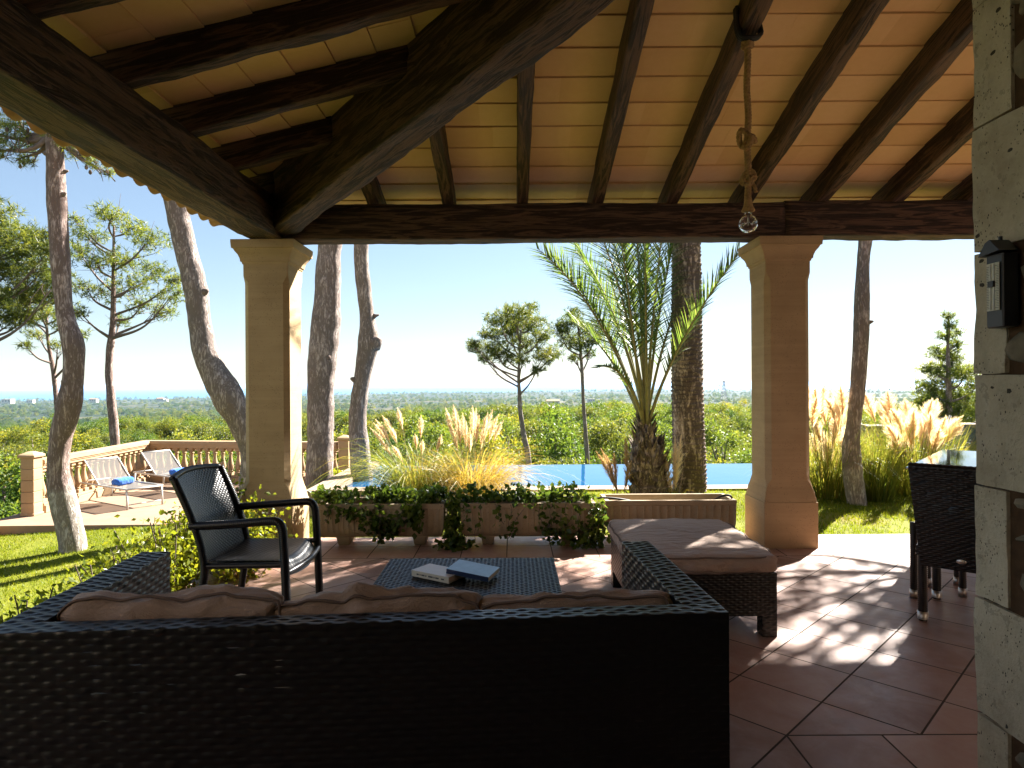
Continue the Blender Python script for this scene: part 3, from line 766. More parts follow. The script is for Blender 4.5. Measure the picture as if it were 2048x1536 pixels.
def wrapped(path, rad, pitch=.011, amp=.055, seg=10):
    """a tube wound with flat cane"""
    P = np.asarray(path, float); s = np.concatenate([[0], np.cumsum(np.linalg.norm(np.diff(P, axis=0), axis=1))])
    n = max(8, int(s[-1] / pitch * 3)); q = np.linspace(0, s[-1], n)
    pp = np.stack([np.interp(q, s, P[:, k]) for k in range(3)], -1)
    rr = np.interp(q, s, np.broadcast_to(np.asarray(rad, float), (len(P),)))
    return G().tube(pp, rr * (1 + amp * np.sin(q / pitch * 2 * np.pi)), seg)
def smooth_path(pts, n=40):
    P = np.asarray(pts, float)
    for _ in range(3):
        Q = [P[0]]
        for a, b in zip(P[:-1], P[1:]): Q += [a * .75 + b * .25, a * .25 + b * .75]
        Q.append(P[-1]); P = np.array(Q)
    return P
def armchair():
    t = thing('armchair', (-1.5, 3.9, 0), 'black wicker armchair with curved arms facing the coffee table', 'chair')
    xb, xf, y0, y1 = -1.70, -1.265, 3.60, 4.17
    # woven seat, dipping a little, front edge rolled down
    n, m = 140, 110; u = np.linspace(0, 1, n); v = np.linspace(0, 1, m); U, V = np.meshgrid(u, v, indexing='ij')
    fr = np.clip((U - .88) / .12, 0, 1)
    P = np.stack([xb + (xf - xb) * U + .035 * np.sin(V * np.pi) * fr, y0 + .02 + (y1 - y0 - .04) * V, .425 - .018 * np.sin(V * np.pi) - .07 * fr ** 2], -1)
    def woven(P, cu, cv, amp):
        n, m = P.shape[:2]; a = np.linspace(0, cu, n)[:, None]; b = np.linspace(0, cv, m)[None]
        j = np.floor(b); h = np.sqrt(np.clip(1 - (2 * (b - j) - 1) ** 2, 0, 1)) * (.25 + .95 * np.clip(np.sin(np.pi * (a + j)), 0, 1))
        gu = np.gradient(P, axis=0); gv = np.gradient(P, axis=1); nn = np.cross(gu, gv); nn /= np.linalg.norm(nn, axis=-1, keepdims=True)
        return P + nn * (h * amp)[..., None]
    g = G(); g.grid(woven(P, 27, 36, .003)); Q = P.copy(); Q[..., 2] -= .02; g.grid(Q[::-1]); build('seat', g, WICK, t)
    # woven back: leans away, curved in plan, both faces
    n, m = 150, 110; U, V = np.meshgrid(np.linspace(0, 1, n), np.linspace(0, 1, m), indexing='ij')
    z = .36 + U * .515; lean = -1.70 - .17 * (U ** 1.4); bow = -.045 * np.sin(V * np.pi)
    zt = z + .018 * np.sin(V * np.pi) * U
    P = np.stack([lean + bow, y0 + .015 + (y1 - y0 - .03) * V, zt], -1)
    g = G(); g.grid(woven(P, 44, 40, .003)); Q = P.copy(); Q[..., 0] -= .022; g.grid(woven(Q[:, ::-1], 44, 40, .003)); build('backrest', g, WICK, t)
    for yy in (y0, y1):
        s = -1 if yy == y0 else 1; ya = yy + s * .012
        fl = smooth_path([(-1.245, ya, 0), (-1.255, ya, .30), (-1.265, ya, .52), (-1.275, ya, .655), (-1.39, ya, .648), (-1.60, ya, .632), (-1.785, yy, .622)])
        build('armrest', wrapped(fl, .024), WICK, t)
        rl = smooth_path([(-1.765, ya, 0), (-1.715, yy, .30), (-1.705, yy, .43), (-1.765, yy, .64), (-1.875, yy, .885)])
        build('leg', wrapped(rl, .022), WICK, t)
        g = wrapped([(-1.70, yy, .40), (-1.26, yy, .405)], .016); build('seat_rail', g, WICK, t)
        g = G(); g.lathe([(0, 0), (.026, 0), (.026, .03), (0, .03)], (-1.245, ya, 0), 10); build('foot_cap', g, RUBBER, t)
        g = G(); g.lathe([(0, 0), (.025, 0), (.025, .03), (0, .03)], (-1.765, ya, 0), 10); build('foot_cap', g, RUBBER, t)
    q = [(-1.875 - .045 * math.sin(v * math.pi) - .01, y0 + (y1 - y0) * v, .885 + .018 * math.sin(v * math.pi)) for v in np.linspace(0, 1, 16)]
    build('top_rail', wrapped(q, .018), WICK, t)
    build('front_rail', wrapped([(xf + .015 + .03 * math.sin(v * math.pi), y0 + (y1 - y0) * v, .36) for v in np.linspace(0, 1, 12)], .016), WICK, t)
armchair()

def dining_chair(loc, ang, label, w=.47, d=.46):
    """high-backed wicker chair; local +y is the way it faces; origin at the rear left leg"""
    t = thing('dining_chair', loc, label, 'chair', 'chairs at the glass table'); o = np.array(loc, float)
    ca, sa = math.cos(ang), math.sin(ang); ux = np.array([ca, sa, 0]); uy = np.array([-sa, ca, 0])
    for sx in (0, w):
        for sy in (0, d):
            p = o + ux * sx + uy * sy
            g = wrapped([p + (0, 0, .05), p + (0, 0, .44)], .026, .012); q = build('leg', g, WICK, t)
            g = G(); g.lathe([(0, 0), (.021, 0), (.021, .012), (.0, .012)], p, 12); build('pad', g, RUBBER, q)
            g = G(); g.lathe([(.0285, .012), (.0285, .056), (0, .056)], p, 14); build('foot_cap', g, STEEL, q)
    g = G(); sides(g, o - ux * .03 - uy * .02 + (0, 0, .385), ux * (w + .06), uy * (d + .05), .055, .022, .0125, .0025); build('seat', g, WICK, t)
    g = G(); g.wicker(o - ux * .005 - uy * .035 + (0, 0, .33), ux * (w + .01), -uy * .055 + (0, 0, .575), .022, .0125, .0028); T_ = (g.V[0] - o) ; f_ = np.clip((T_[:, 2] - .33) / .575, 0, 1); k_ = T_ @ ux; g.V[0] = g.V[0] + np.outer((k_ / (w * .5) - 1) * .05 * f_, ux); top_ = [o - ux * .055 - uy * .09 + (0, 0, .905), o + ux * (w + .055) - uy * .09 + (0, 0, .905)]; g.tube(np.array([top_[0] * (1 - q) + top_[1] * q + uy * .02 for q in np.linspace(0, 1, 60)]), .024 * (1 + .06 * np.sin(np.arange(60) * 2.1)), 8)
    e = o - ux * .005 - uy * .035 + (0, 0, .33); a = np.array(ux * (w + .01)); b = -uy * .055 + np.array([0, 0, .575]); k = uy * .04
    V = [e, e + a, e + a + b + ux * .05, e + b - ux * .05]; V = V + [v + k for v in V]
    g.add(V, [[0, 1, 2, 3], [4, 7, 6, 5], [0, 4, 5, 1], [1, 5, 6, 2], [2, 6, 7, 3], [3, 7, 4, 0]])
    q = build('backrest', g, WICK, t)
    g = G(); g.lathe([(0, 0), (.014, 0), (.016, .004), (.012, .007), (0, .008)], (0, 0, 0), 14)
    V = np.concatenate(g.V) * np.array([1.6, 1, 1]); V = V[:, [0, 2, 1]] * np.array([1, -1, 1]); c0 = o + ux * (w * .42) - uy * .038 + (0, 0, .385)
    g.V = [c0 + V[:, :1] * ux + V[:, 1:2] * uy + V[:, 2:] * np.array([0, 0, 1])]; build('badge', g, STEEL, q)
    return t
dining_chair((2.40, 3.81, 0), -R(41), 'black wicker dining chair with its tall back turned to the viewer', w=.46, d=.50)
CH2 = np.array([2.595, 4.21, 0])
t = thing('serving_stool', (2.66, 4.45, 0), 'slim black wicker stool half hidden behind the dining chair', 'stool')
for dx, dy in ((0, 0), (.24, .24), (.36, -.02), (.46, .26)):
    if (dx, dy) in ((.36, -.02),): dx, dy = .33, .02
    p = CH2 + np.array([dx, dy, 0]); q = build('leg', wrapped([p + (0, 0, .05), p + (0, 0, .49)], .022, .012), WICK, t)
    g = G(); g.lathe([(0, 0), (.025, 0), (.025, .056), (0, .056)], p, 14); build('foot_cap', g, STEEL, q)
g = G(); g.bbox(CH2 + (.36, .10, .50), (.36, .28, .05), .01); build('seat', g, WICK, t)

def dining_table():
    ang = -R(41.5); ux = np.array([math.cos(ang), math.sin(ang), 0]); uy = np.array([-math.sin(ang), math.cos(ang), 0])
    o = np.array([2.985, 4.94, 0.0]); W, D = 1.05, 1.7
    t = thing('dining_table', o + ux * .5 + uy * .8, 'glass topped wicker dining table at the right of the terrace', 'table')
    g = G(); c = o + ux * W / 2 + uy * D / 2; g.bbox(c + (0, 0, .744), (W, D, .012), .003, ang); build('tabletop', g, TABLEG, t, 'auto')
    g = G(); sides(g, o + ux * .03 + uy * .03 + (0, 0, .66), ux * (W - .06), uy * (D - .06), .077, .022, .0125, .0025, top=False); build('apron', g, WICK, t)
    for sx in (.09, W - .09):
        for sy in (.09, D - .09):
            p = o + ux * sx + uy * sy; g = G(); g.bbox(p + (0, 0, .33), (.075, .075, .658), .008, ang); build('leg', g, WICK, t)
dining_table()

# ------------------------------------------------------------------ books
def book(name, label, corner, sp, dp, th, tilt, cover, spine, group=None):
    """corner: bottom corner at one end of the spine; sp: spine vector; dp: depth vector"""
    c = np.asarray(corner, float); sp, dp = np.asarray(sp, float), np.asarray(dp, float); up_ = np.cross(sp, dp); up_ /= np.linalg.norm(up_)
    t = thing(name, c, label, 'book')
    def slab(g, a0, a1, b0, b1, h0, h1):
        V = [c + sp * a + dp * b + up_ * h for h in (h0, h1) for b in (b0, b1) for a in (a0, a1)]
        return g.add(V, [[0, 2, 3, 1], [4, 5, 7, 6], [0, 1, 5, 4], [2, 6, 7, 3], [0, 4, 6, 2], [1, 3, 7, 5]])
    g = G(); slab(g, .008, .992, .012, .985, .0016, th - .0016); build('pages', g, PAPER, t, False)
    g = G(); slab(g, 0, 1, 0, 1, th - .0014, th); slab(g, 0, 1, 0, 1, 0, .0014); build('cover', g, cover, t, False)
    g = G(); slab(g, 0, 1, -.004, .010, .0005, th - .0005); q = build('spine', g, spine, t, False)
    return t, slab, q
sp = np.array([.202, -.133, 0]); dp = np.array([.078, .118, 0])
t, slab, q = book('cream_book', 'thick cream paperback lying flat on the wicker coffee table', (-.518, 3.318, .4235), sp, dp, .031, 0, CREAM, WHITE)
g = G()
for k, (a, b) in enumerate(((.14, .2), (.22, .25), (.27, .36), (.38, .41), (.46, .58), (.60, .63), (.65, .74), (.80, .88))):
    slab(g, a, b, -.006, -.003, .011, .0185)
build('spine_lettering', g, GREY, q, False)
e1 = np.array([-.335, 3.245, .4565]); e2 = np.array([-.122, 3.172, .434]); sp2 = e2 - e1; dp2 = np.array([.052, .158, .004])
t, slab, q = book('blue_book', 'blue hardback with a dark spine leaning on the cream paperback', e1, sp2, dp2, .024, 0, BLUEC, NAVY)

# ------------------------------------------------------------------ pendant lamp on a rope
def pendant():
    x, y = 1.365, 3.74; zr = 2.93 + SL * (5.5 - y)
    t = thing('pendant_lamp', (x, y, zr), 'bare globe bulb hanging on knotted jute rope from a rafter', 'lamp')
    def twist(path, rad):
        P = np.asarray(path, float); s = np.concatenate([[0], np.cumsum(np.linalg.norm(np.diff(P, axis=0), axis=1))]); n = max(12, int(s[-1] / .006)); q = np.linspace(0, s[-1], n)
        pp = np.stack([np.interp(q, s, P[:, k]) for k in range(3)], -1); T = np.gradient(pp, axis=0); T /= np.linalg.norm(T, axis=1)[:, None]
        A = np.cross(T, [.31, .9, .2]); A /= np.linalg.norm(A, axis=1)[:, None]; B = np.cross(T, A); g = G()
        for k in range(3):
            ph = q / .055 * 2 * np.pi + k * 2.094
            g.tube(pp + (A * np.cos(ph)[:, None] + B * np.sin(ph)[:, None]) * rad * .5, rad * .56, 7)
        return g
    zb = 2.44
    main = [(x + .004 * math.sin(k * 1.3), y, z) for k, z in enumerate(np.linspace(zr - .03, zb, 14))]
    r_ = build('rope', twist(main, .0195), ROPE, t)
    def knot(zc_, s, ph):
        th = np.linspace(0, 2 * np.pi, 50)
        P = np.stack([(np.sin(th + ph) + 1.6 * np.sin(2 * th + ph)) * s * .33, (np.cos(th) - 1.6 * np.cos(2 * th)) * s * .25, -np.sin(3 * th) * s * .55 + np.cos(th) * s * .5], -1)
        return P + (x, y, zc_)
    g = twist(knot(2.795, .058, 0), .017); g2 = twist(knot(2.575, .044, 1), .016)
    build('knot', g, ROPE, t); build('knot', g2, ROPE, t)
    build('rope_tail', twist([(x + .012, y - .012, 2.56), (x + .034, y - .015, 2.52), (x + .04, y - .014, 2.49)], .011), ROPE, t)
    # rope cuff and black cable wound round the rafter
    def ring(dy, tw, zt):
        a = .068; return [(x + .005 - a, y + dy, zr + .17), (x + .005 - a, y + dy - .02, zr - .012), (x + .005, y + dy - .04, zr - .028), (x + .005 + a, y + dy - .03, zr - .012), (x + .005 + a, y + dy, zr + .06)]
    g = G()
    for k in range(5): g.tube([(x - .03, y - .01 + .005 * k, zr - .012 - .012 * k), (x, y - .03, zr - .016 - .012 * k), (x + .03, y - .01, zr - .012 - .012 * k), (x, y + .03, zr - .014 - .012 * k), (x - .03, y - .008, zr - .018 - .012 * k)], .009, 6)
    build('rope_cuff', g, ROPE, t)
    g = G()
    for dy in (-.012, .006, .02): g.tube(smooth_path(ring(dy, 0, 0)), .011, 7)
    build('cable_loop', g, RUBBER, t)
    g = G(); g.lathe([(0, .0), (.018, 0), (.022, -.02), (.026, -.055), (.036, -.075), (.037, -.085), (.02, -.09), (0, -.09)], (x, y, zb + .03), 16); build('socket', g, ROPE, t)
    cz = 2.314; g = G(); th = np.linspace(.0, np.pi * .86, 18); pr = [(max(.0005, .0525 * math.sin(a)), -.0525 * math.cos(a)) for a in th] + [(.019, .06)]
    g.lathe(pr, (x, y, cz), 28); g2 = [(max(.0003, p[0] - .0012), p[1] * .975) for p in pr][::-1]; g.lathe(g2, (x, y, cz), 28); b = build('bulb', g, GLASS, t)
    g = G(); g.tube([(x, y, cz + .05), (x, y, cz + .01)], .005, 6)
    for k in range(5): g.tube([(x, y, cz + .012), (x + .026 * math.cos(k * 1.26), y + .026 * math.sin(k * 1.26), cz - .006)], .0012, 4)
    build('filament', g, STEEL, b)
pendant()

# ------------------------------------------------------------------ thermometer on the pier
def thermometer():
    xf = XW - .042; ya, yb = 1.682, 1.742; z0, z1 = 1.54, 1.735
    t = thing('thermometer', (XW, (ya + yb) / 2, z0), 'black pitched top thermometer mounted on the limestone pier', 'thermometer')
    g = G(); g.bbox(((xf + XW) / 2 + .002, (ya + yb) / 2, (z0 + z1) / 2), (XW - xf, yb - ya, z1 - z0), .003); build('case', g, BLACK, t, 'auto')
    g = G(); ym = (ya + yb) / 2; e = .008
    V = []
    for xx in (xf - .014, XW - .004): V += [(xx, ya - e, z1 + .003), (xx, yb + e, z1 - .003), (xx, ym + .012, z1 + .030), (xx, ym - .004, z1 + .036)]
    g.add(V, [[0, 1, 2, 3], [4, 7, 6, 5], [0, 4, 5, 1], [1, 5, 6, 2], [2, 6, 7, 3], [3, 7, 4, 0]])
    g.lathe([(0, 0), (.005, 0), (.005, .012), (0, .012)], (xf + .02, ym + .002, z1 + .034), 8); build('cap', g, BLACK, t, False)
    g = G(); g.box((xf - .0012, ym, 1.648), (.002, .044, .125)); f = build('scale_card', g, WHITE, t, False)
    g = G()
    for k in range(26):
        z = 1.592 + k * .0044; l = .011 if k % 5 == 0 else .006
        g.box((xf - .0028, ym + .0205 - l / 2, z), (.0012, l, .0011)); g.box((xf - .0028, ym - .0205 + l / 2, z), (.0012, l, .0011))
    build('scale_marks', g, GREY, f, False)
    g = G()
    for dy in (-.0065, .0065): g.tube([(xf - .004, ym + dy, 1.588), (xf - .004, ym + dy, 1.708)], .0018, 8)
    build('tube', g, TUBEW, t); g = G(); g.box((xf - .005, ym, 1.655), (.009, .018, .016)); build('button', g, BLACK, t, False)
thermometer()

# ------------------------------------------------------------------ planters and ivy
def planter(x0, x1, yf, label, soil=True, depth=.36, zt=.37, foot=.075, flutes=24, ribs=.007):
    t = thing('stone_planter', ((x0 + x1) / 2, yf + depth / 2, 0), label, 'planter', 'stone troughs along the terrace edge')
    w = x1 - x0; g = G(); n = flutes * 8 + 1; m = 9
    u = np.linspace(0, 1, n); v = np.array([0, .06, .14, .3, .5, .75, .84, .86, 1.0])
    def face(a, b, nrm, fl):
        """outer face from plan point a to b; nrm outward"""
        a, b, nrm = [np.array([*k, 0.0]) for k in (a, b, nrm)]; U, V = np.meshgrid(u, v)
        inn = .05 * np.clip(1 - V / .22, 0, 1) ** 1.6 + .012 * (1 - V); c = (a + b) / 2
        P = a + (b - a) * U[..., None]
        P = P + (c - P) * (inn / np.linalg.norm(b - a) * 1.2)[..., None]
        rib = np.where((V > .1) & (V < .85), -ribs * np.abs(np.sin(np.pi * U * fl)) ** .6, 0.0)
        P = P + nrm * (rib - inn)[..., None]; P[..., 2] = foot + V * (zt - foot)
        g.grid(P)
    y1 = yf + depth
    face((x0, yf), (x1, yf), (0, -1), flutes); face((x1, yf), (x1, y1), (1, 0), 7); face((x1, y1), (x0, y1), (0, 1), flutes); face((x0, y1), (x0, yf), (-1, 0), 7)
    k = .035
    for a, b, c, d in (((x0, yf), (x1, yf), (x1 - k, yf + k), (x0 + k, yf + k)), ((x1, yf), (x1, y1), (x1 - k, y1 - k), (x1 - k, yf + k)), ((x1, y1), (x0, y1), (x0 + k, y1 - k), (x1 - k, y1 - k)), ((x0, y1), (x0, yf), (x0 + k, yf + k), (x0 + k, y1 - k))):
        g.add([(*a, zt), (*b, zt), (*c, zt), (*d, zt)], [[0, 1, 2, 3]]); g.add([(*d, zt), (*c, zt), (*c, zt - .26), (*d, zt - .26)], [[0, 1, 2, 3]])
    g.box(((x0 + x1) / 2, yf + depth / 2, foot + .02), (w - .14, depth - .14, .02))
    build('trough', g, CONC, t, 'auto')
    for s in (.2, .8):
        g = G(); g.bbox((x0 + w * s, yf + depth / 2, foot / 2 + .004), (.12, depth - .10, foot + .008), .006, taper=.8); build('foot', g, CONC, t, 'auto')
    if soil:
        g = G(); gx, gy = np.meshgrid(np.linspace(x0 + k, x1 - k, 50), np.linspace(yf + k, y1 - k, 16)); P = np.stack([gx, gy, np.full_like(gx, zt - .045)], -1)
        P[..., 2] += .02 * nz(P, 5, 3); g.grid(P); build('soil', g, EARTH, t)
    else:
        g = G(); g.box(((x0 + x1) / 2, yf + depth / 2, zt - .25), (w - .075, depth - .075, .02)); build('trough_bottom', g, CONC, t, False)
    return t
P1 = (-1.70, -.592, 5.60); P2 = (-.452, .715, 5.60); P3 = (.815, 1.965, 5.70)
planter(*P1, 'leftmost stone trough, overgrown with a thick green ivy mat')
planter(*P2, 'middle stone trough with thin ivy strands hanging over its front')
planter(*P3, 'empty fluted stone trough behind the ottoman', soil=False, flutes=17, ribs=.014)
def ivy(name, label, boxes, trails, loc, mat=IVY, size=.05):
    t = thing(name, loc, label, 'plant', 'plants by the terrace edge'); C = []; s = G(); r = np.random.default_rng(int(abs(loc[0]) * 1000) + 5)
    for (c, e, n) in boxes:
        q = r.normal(size=(n, 3)) * .5; q = q / np.maximum(1, np.linalg.norm(q, axis=1) / 1.0)[:, None]; C.append(np.asarray(c) + q * np.asarray(e))
    for (a, b, n, sag) in trails:
        tt = r.random(n); a = np.asarray(a, float); b = np.asarray(b, float); p = a + (b - a) * tt[:, None] + r.normal(size=(n, 3)) * (.028, .02, .02)
        p[:, 1] -= sag * np.sin(tt * np.pi); C.append(p)
        k = np.linspace(0, 1, 9)[:, None]; ph = a + (b - a) * k + np.stack([.015 * np.sin(k[:, 0] * 9 + a[0] * 7), -sag * np.sin(k[:, 0] * np.pi), 0 * k[:, 0]], -1)
        s.tube(ph, .0028, 5)
    C = np.concatenate(C); g = G(); g.leaves(C, size, .85, tint=r.random(len(C)), up=np.array([0, -.5, .35]), rng=r)
    build('foliage', g, mat, t, False)
    if s.V: build('stem', s, TWIG, t)
    return t
zt = .37; yf = 5.58; r = np.random.default_rng(21)
bx = [((-1.70 + .1 * k + .03 * r.normal(), 5.72 + .05 * r.normal(), zt + .035 + .02 * r.random()), (.11, .15, .055 + .035 * r.random()), 95) for k in range(12)]
bx += [((-1.15, 5.57, .20), (.08, .05, .13), 100), ((-1.03, 5.56, .16), (.06, .05, .10), 60), ((-.86, 5.56, .28), (.09, .05, .12), 130), ((-1.4, 5.57, .29), (.10, .04, .06), 50)]
tr = [((-1.55 + .04 * r.normal(), yf, zt), (-1.6, yf - .02, .22), 18, .03), ((-1.3, yf, zt), (-1.22, yf - .02, .10), 34, .05), ((-1.15, yf, zt), (-1.12, yf - .02, .05), 40, .06), ((-.95, yf, zt), (-.98, yf - .01, .16), 26, .04), ((-.82, yf, zt), (-.8, yf - .02, .14), 40, .05)]
ivy('ivy_plant', 'thick green ivy filling the leftmost stone trough', bx, tr, (-1.15, 5.75, zt - .05))
bx = [((-.42 + .105 * k + .03 * r.normal(), 5.74 + .04 * r.normal(), zt + .03 + .035 * r.random()), (.10, .14, .05 + .05 * r.random()), 62) for k in range(11)]
bx += [((-.52, 5.62, .13), (.07, .09, .15), 210), ((-.5, 5.55, .03), (.17, .10, .04), 170), ((.70, 5.58, .10), (.08, .07, .17), 150), ((.60, 5.54, .06), (.14, .08, .06), 120), ((.35, 5.56, .12), (.10, .05, .12), 60), ((-.51, 5.72, .33), (.08, .12, .11), 110)]
tr = [((-.38 + .12 * k, yf, zt), (-.38 + .12 * k + .05 * r.normal(), yf - .02, .06 + .14 * r.random()), int(12 + 12 * r.random() + (14 if k > 5 else 0)), .04) for k in range(10)]
tr += [((.76, 5.66, zt), (.80, 5.6, .05), 40, .05), ((.74, 5.62, zt + .02), (.74, 5.56, .03), 50, .04), ((-.5, 5.66, zt), (-.55, 5.58, .03), 50, .03)]
ivy('ivy_plant', 'sparse ivy trailing from the middle stone trough to the tiles', bx, tr, (.13, 5.76, zt - .05))
for k, (pts, lab) in enumerate((([(.70, 5.72, .385), (.82, 5.70, .40), (.98, 5.74, .375), (1.12, 5.82, .33)], 'black irrigation hose crossing from the ivy to the empty trough'), ([(1.72, 5.84, .30), (1.82, 5.80, .37), (1.885, 5.77, .405), (1.93, 5.76, .40), (1.945, 5.755, .375)], 'short black irrigation hose bent over the end of the empty trough'))):
    g = G(); g.tube(smooth_path(pts), .0095, 8); tag(build('irrigation_hose', g, RUBBER), lab, 'hose', 'irrigation hoses')

# hedge of young shrubs down the left side of the terrace
def shrub(c, e, n, label, size=.05, seed=0, mat=HEDGE):
    r = np.random.default_rng(seed + 50); t = thing('hedge_shrub', (c[0], c[1], ground_z(c[0], c[1]) if c[0] < -2.3 else 0), label, 'shrub', 'low shrubs along the terrace edge')
    g = G(); s = G(); base = np.array(t.location)
    for k in range(34):
        d = r.normal(size=3) * .6; d[2] = abs(d[2]) * .6 + .2; tip = np.asarray(c) + d * np.asarray(e) * 1.05
        if r.random() < .3: tip[2] += .10 * r.random()
        s.tube(smooth_path([base + r.normal(size=3) * (.06, .06, 0), (base + tip) / 2 + r.normal(size=3) * .04, tip]), .0035, 5)
        m = int(n * 2.9) // 34; p = base + (tip - base) * (.35 + .6 * r.random(m))[:, None] + r.normal(size=(m, 3)) * np.asarray(e) * .27
        g.leaves(p, size, .62, tint=np.clip(r.random(m) * .75 + (.0 if r.random() > .08 else .3), 0, 1), up=np.array([.1, -.2, .55]), rng=r)
    build('foliage', g, mat, t, False); build('stem', s, TWIG, t)
for k, (x, y, z, ex, ey, ez, n, lab) in enumerate([
    (-2.62, 2.75, .09, .28, .38, .12, 850, 'low shrub at the sofa corner, nearest of the terrace hedge'), (-2.5, 3.35, .15, .24, .33, .15, 800, 'leafy shrub just behind the left sofa arm'),
    (-2.42, 3.95, .20, .24, .34, .18, 900, 'bright shrub level with the near edge of the armchair'), (-2.38, 4.5, .30, .25, .33, .25, 1000, 'tall yellow green shrub behind the armchair back'),
    (-2.2, 5.0, .30, .26, .28, .26, 1000, 'shrub between the armchair and the grey stone column'), (-2.0, 4.75, .14, .20, .26, .17, 520, 'small shrub on the tiles below the armchair seat'),
    (-2.38, 5.42, .32, .12, .16, .36, 360, 'climbing shrub against the foot of the grey stone column')]):
    shrub((x, y, z), (ex, ey, ez), n, lab, .041, k)

# ------------------------------------------------------------------ balustrade
bal = thing('balustrade', (-7.6, 12, DZ), 'sandstone balustrade with turned balusters round the sun deck', 'balustrade')
RT = .235
def bal_run(a, b, n):
    a, b = np.array([*a, 0.]), np.array([*b, 0.]); d = (b - a) / np.linalg.norm(b - a); L = np.linalg.norm(b - a); an = math.atan2(d[1], d[0]); c = (a + b) / 2
    g = G()
    for z0, z1, wd in ((RT - .15, RT - .105, .17), (RT - .105, RT - .075, .20), (RT - .075, RT - .015, .235), (RT - .015, RT, .20)): g.bbox((*c[:2], (z0 + z1) / 2), (L, wd, z1 - z0), .004, an)
    build('rail', g, SANDB, bal, 'auto')
    g = G(); g.bbox((*c[:2], DZ + .06), (L, .26, .12), .006, an); g.bbox((*c[:2], DZ + .14), (L, .20, .04), .006, an); build('plinth', g, SANDB, bal, 'auto')
    z0, z1 = DZ + .16, RT - .15; h = z1 - z0
    pr = [(.045, .10), (.042, .12), (.05, .14), (.05, .155), (.04, .17), (.047, .20), (.062, .27), (.066, .33), (.06, .41), (.045, .52), (.034, .63), (.031, .72), (.034, .78), (.046, .80), (.046, .825), (.036, .84), (.04, .87), (.05, .89)]
    for k in range(n):
        p = a + (b - a) * (k + .5) / n; g = G(); g.bbox((*p[:2], z0 + .05 * h), (.12, .12, .1 * h), .004, an); g.bbox((*p[:2], z1 - .05 * h), (.115, .115, .1 * h), .004, an)
        g.lathe([(rr, z0 + q * h) for rr, q in pr], (*p[:2], 0), 12); build('baluster', g, SANDB, bal, 'auto')
def bal_post(x, y):
    g = G()
    for k in range(5): g.bbox((x, y, DZ + .11 + .18 * k), (.205, .205, .176), .006)
    g.bbox((x, y, DZ + .02), (.23, .23, .04), .006)
    q = build('post', g, SANDB, bal, 'auto')
    g = G(); z = DZ + .92; g.bbox((x, y, z + .02), (.265, .265, .045), .008); e = .125
    g.add([(x - e, y - e, z + .042), (x + e, y - e, z + .042), (x + e, y + e, z + .042), (x - e, y + e, z + .042)] + [(x + a * .035, y + b * .035, z + .09) for a, b in ((-1, -1), (1, -1), (1, 1), (-1, 1))] , [[0, 1, 5, 4], [1, 2, 6, 5], [2, 3, 7, 6], [3, 0, 4, 7], [4, 5, 6, 7]])
    build('post_cap', g, SANDB, q, 'auto')
bal_post(-7.62, 10.3); bal_post(-3.42, 13.25)
bal_run((-7.64, 10.45), (-7.83, 13.86), 18); bal_run((-7.95, 13.98), (-3.56, 13.32), 25)
g = G(); g.bbox((-7.86, 13.93, (DZ + RT - .15) / 2), (.24, .24, RT - .15 - DZ), .006); build('corner_pier', g, SANDB, bal, 'auto')
t = thing('garden_pedestal', (-7.72, 9.32, -.8), 'tapered sandstone pedestal pot at the front corner of the sun deck', 'pedestal')
g = G(); g.bbox((-7.68, 9.32, -.52), (.34, .34, .62), .01, taper=.8); build('pot', g, SANDB, t, 'auto')
g = G(); gx, gy = np.meshgrid(np.linspace(-.14, .14, 12), np.linspace(-.14, .14, 12)); P = np.stack([gx - 7.68, gy + 9.32, -.205 + 0 * gx], -1); P[..., 2] += .015 * nz(P, 9, 1); g.grid(P); build('soil', g, EARTH, t)
t = thing('terracotta_planter', (-3.38, 12.3, DZ), 'square terracotta coloured planter box by the rear balustrade post', 'planter')
g = G(); g.bbox((-3.38, 12.4, DZ + .17), (.42, .42, .26), .012, taper=.92); build('box', g, CLAY, t, 'auto')
g = G()
for a in (-.15, .15): g.bbox((-3.38 + a, 12.4, DZ + .021), (.07, .36, .042), .004)
build('foot', g, CLAY, t, False)
g = G(); r = np.random.default_rng(2); g.leaves(np.array([-3.38, 12.4, DZ + .33]) + r.normal(size=(300, 3)) * (.12, .12, .04), .06, .6, up=np.array([0, 0, .6])); build('foliage', g, HEDGE, t, False)

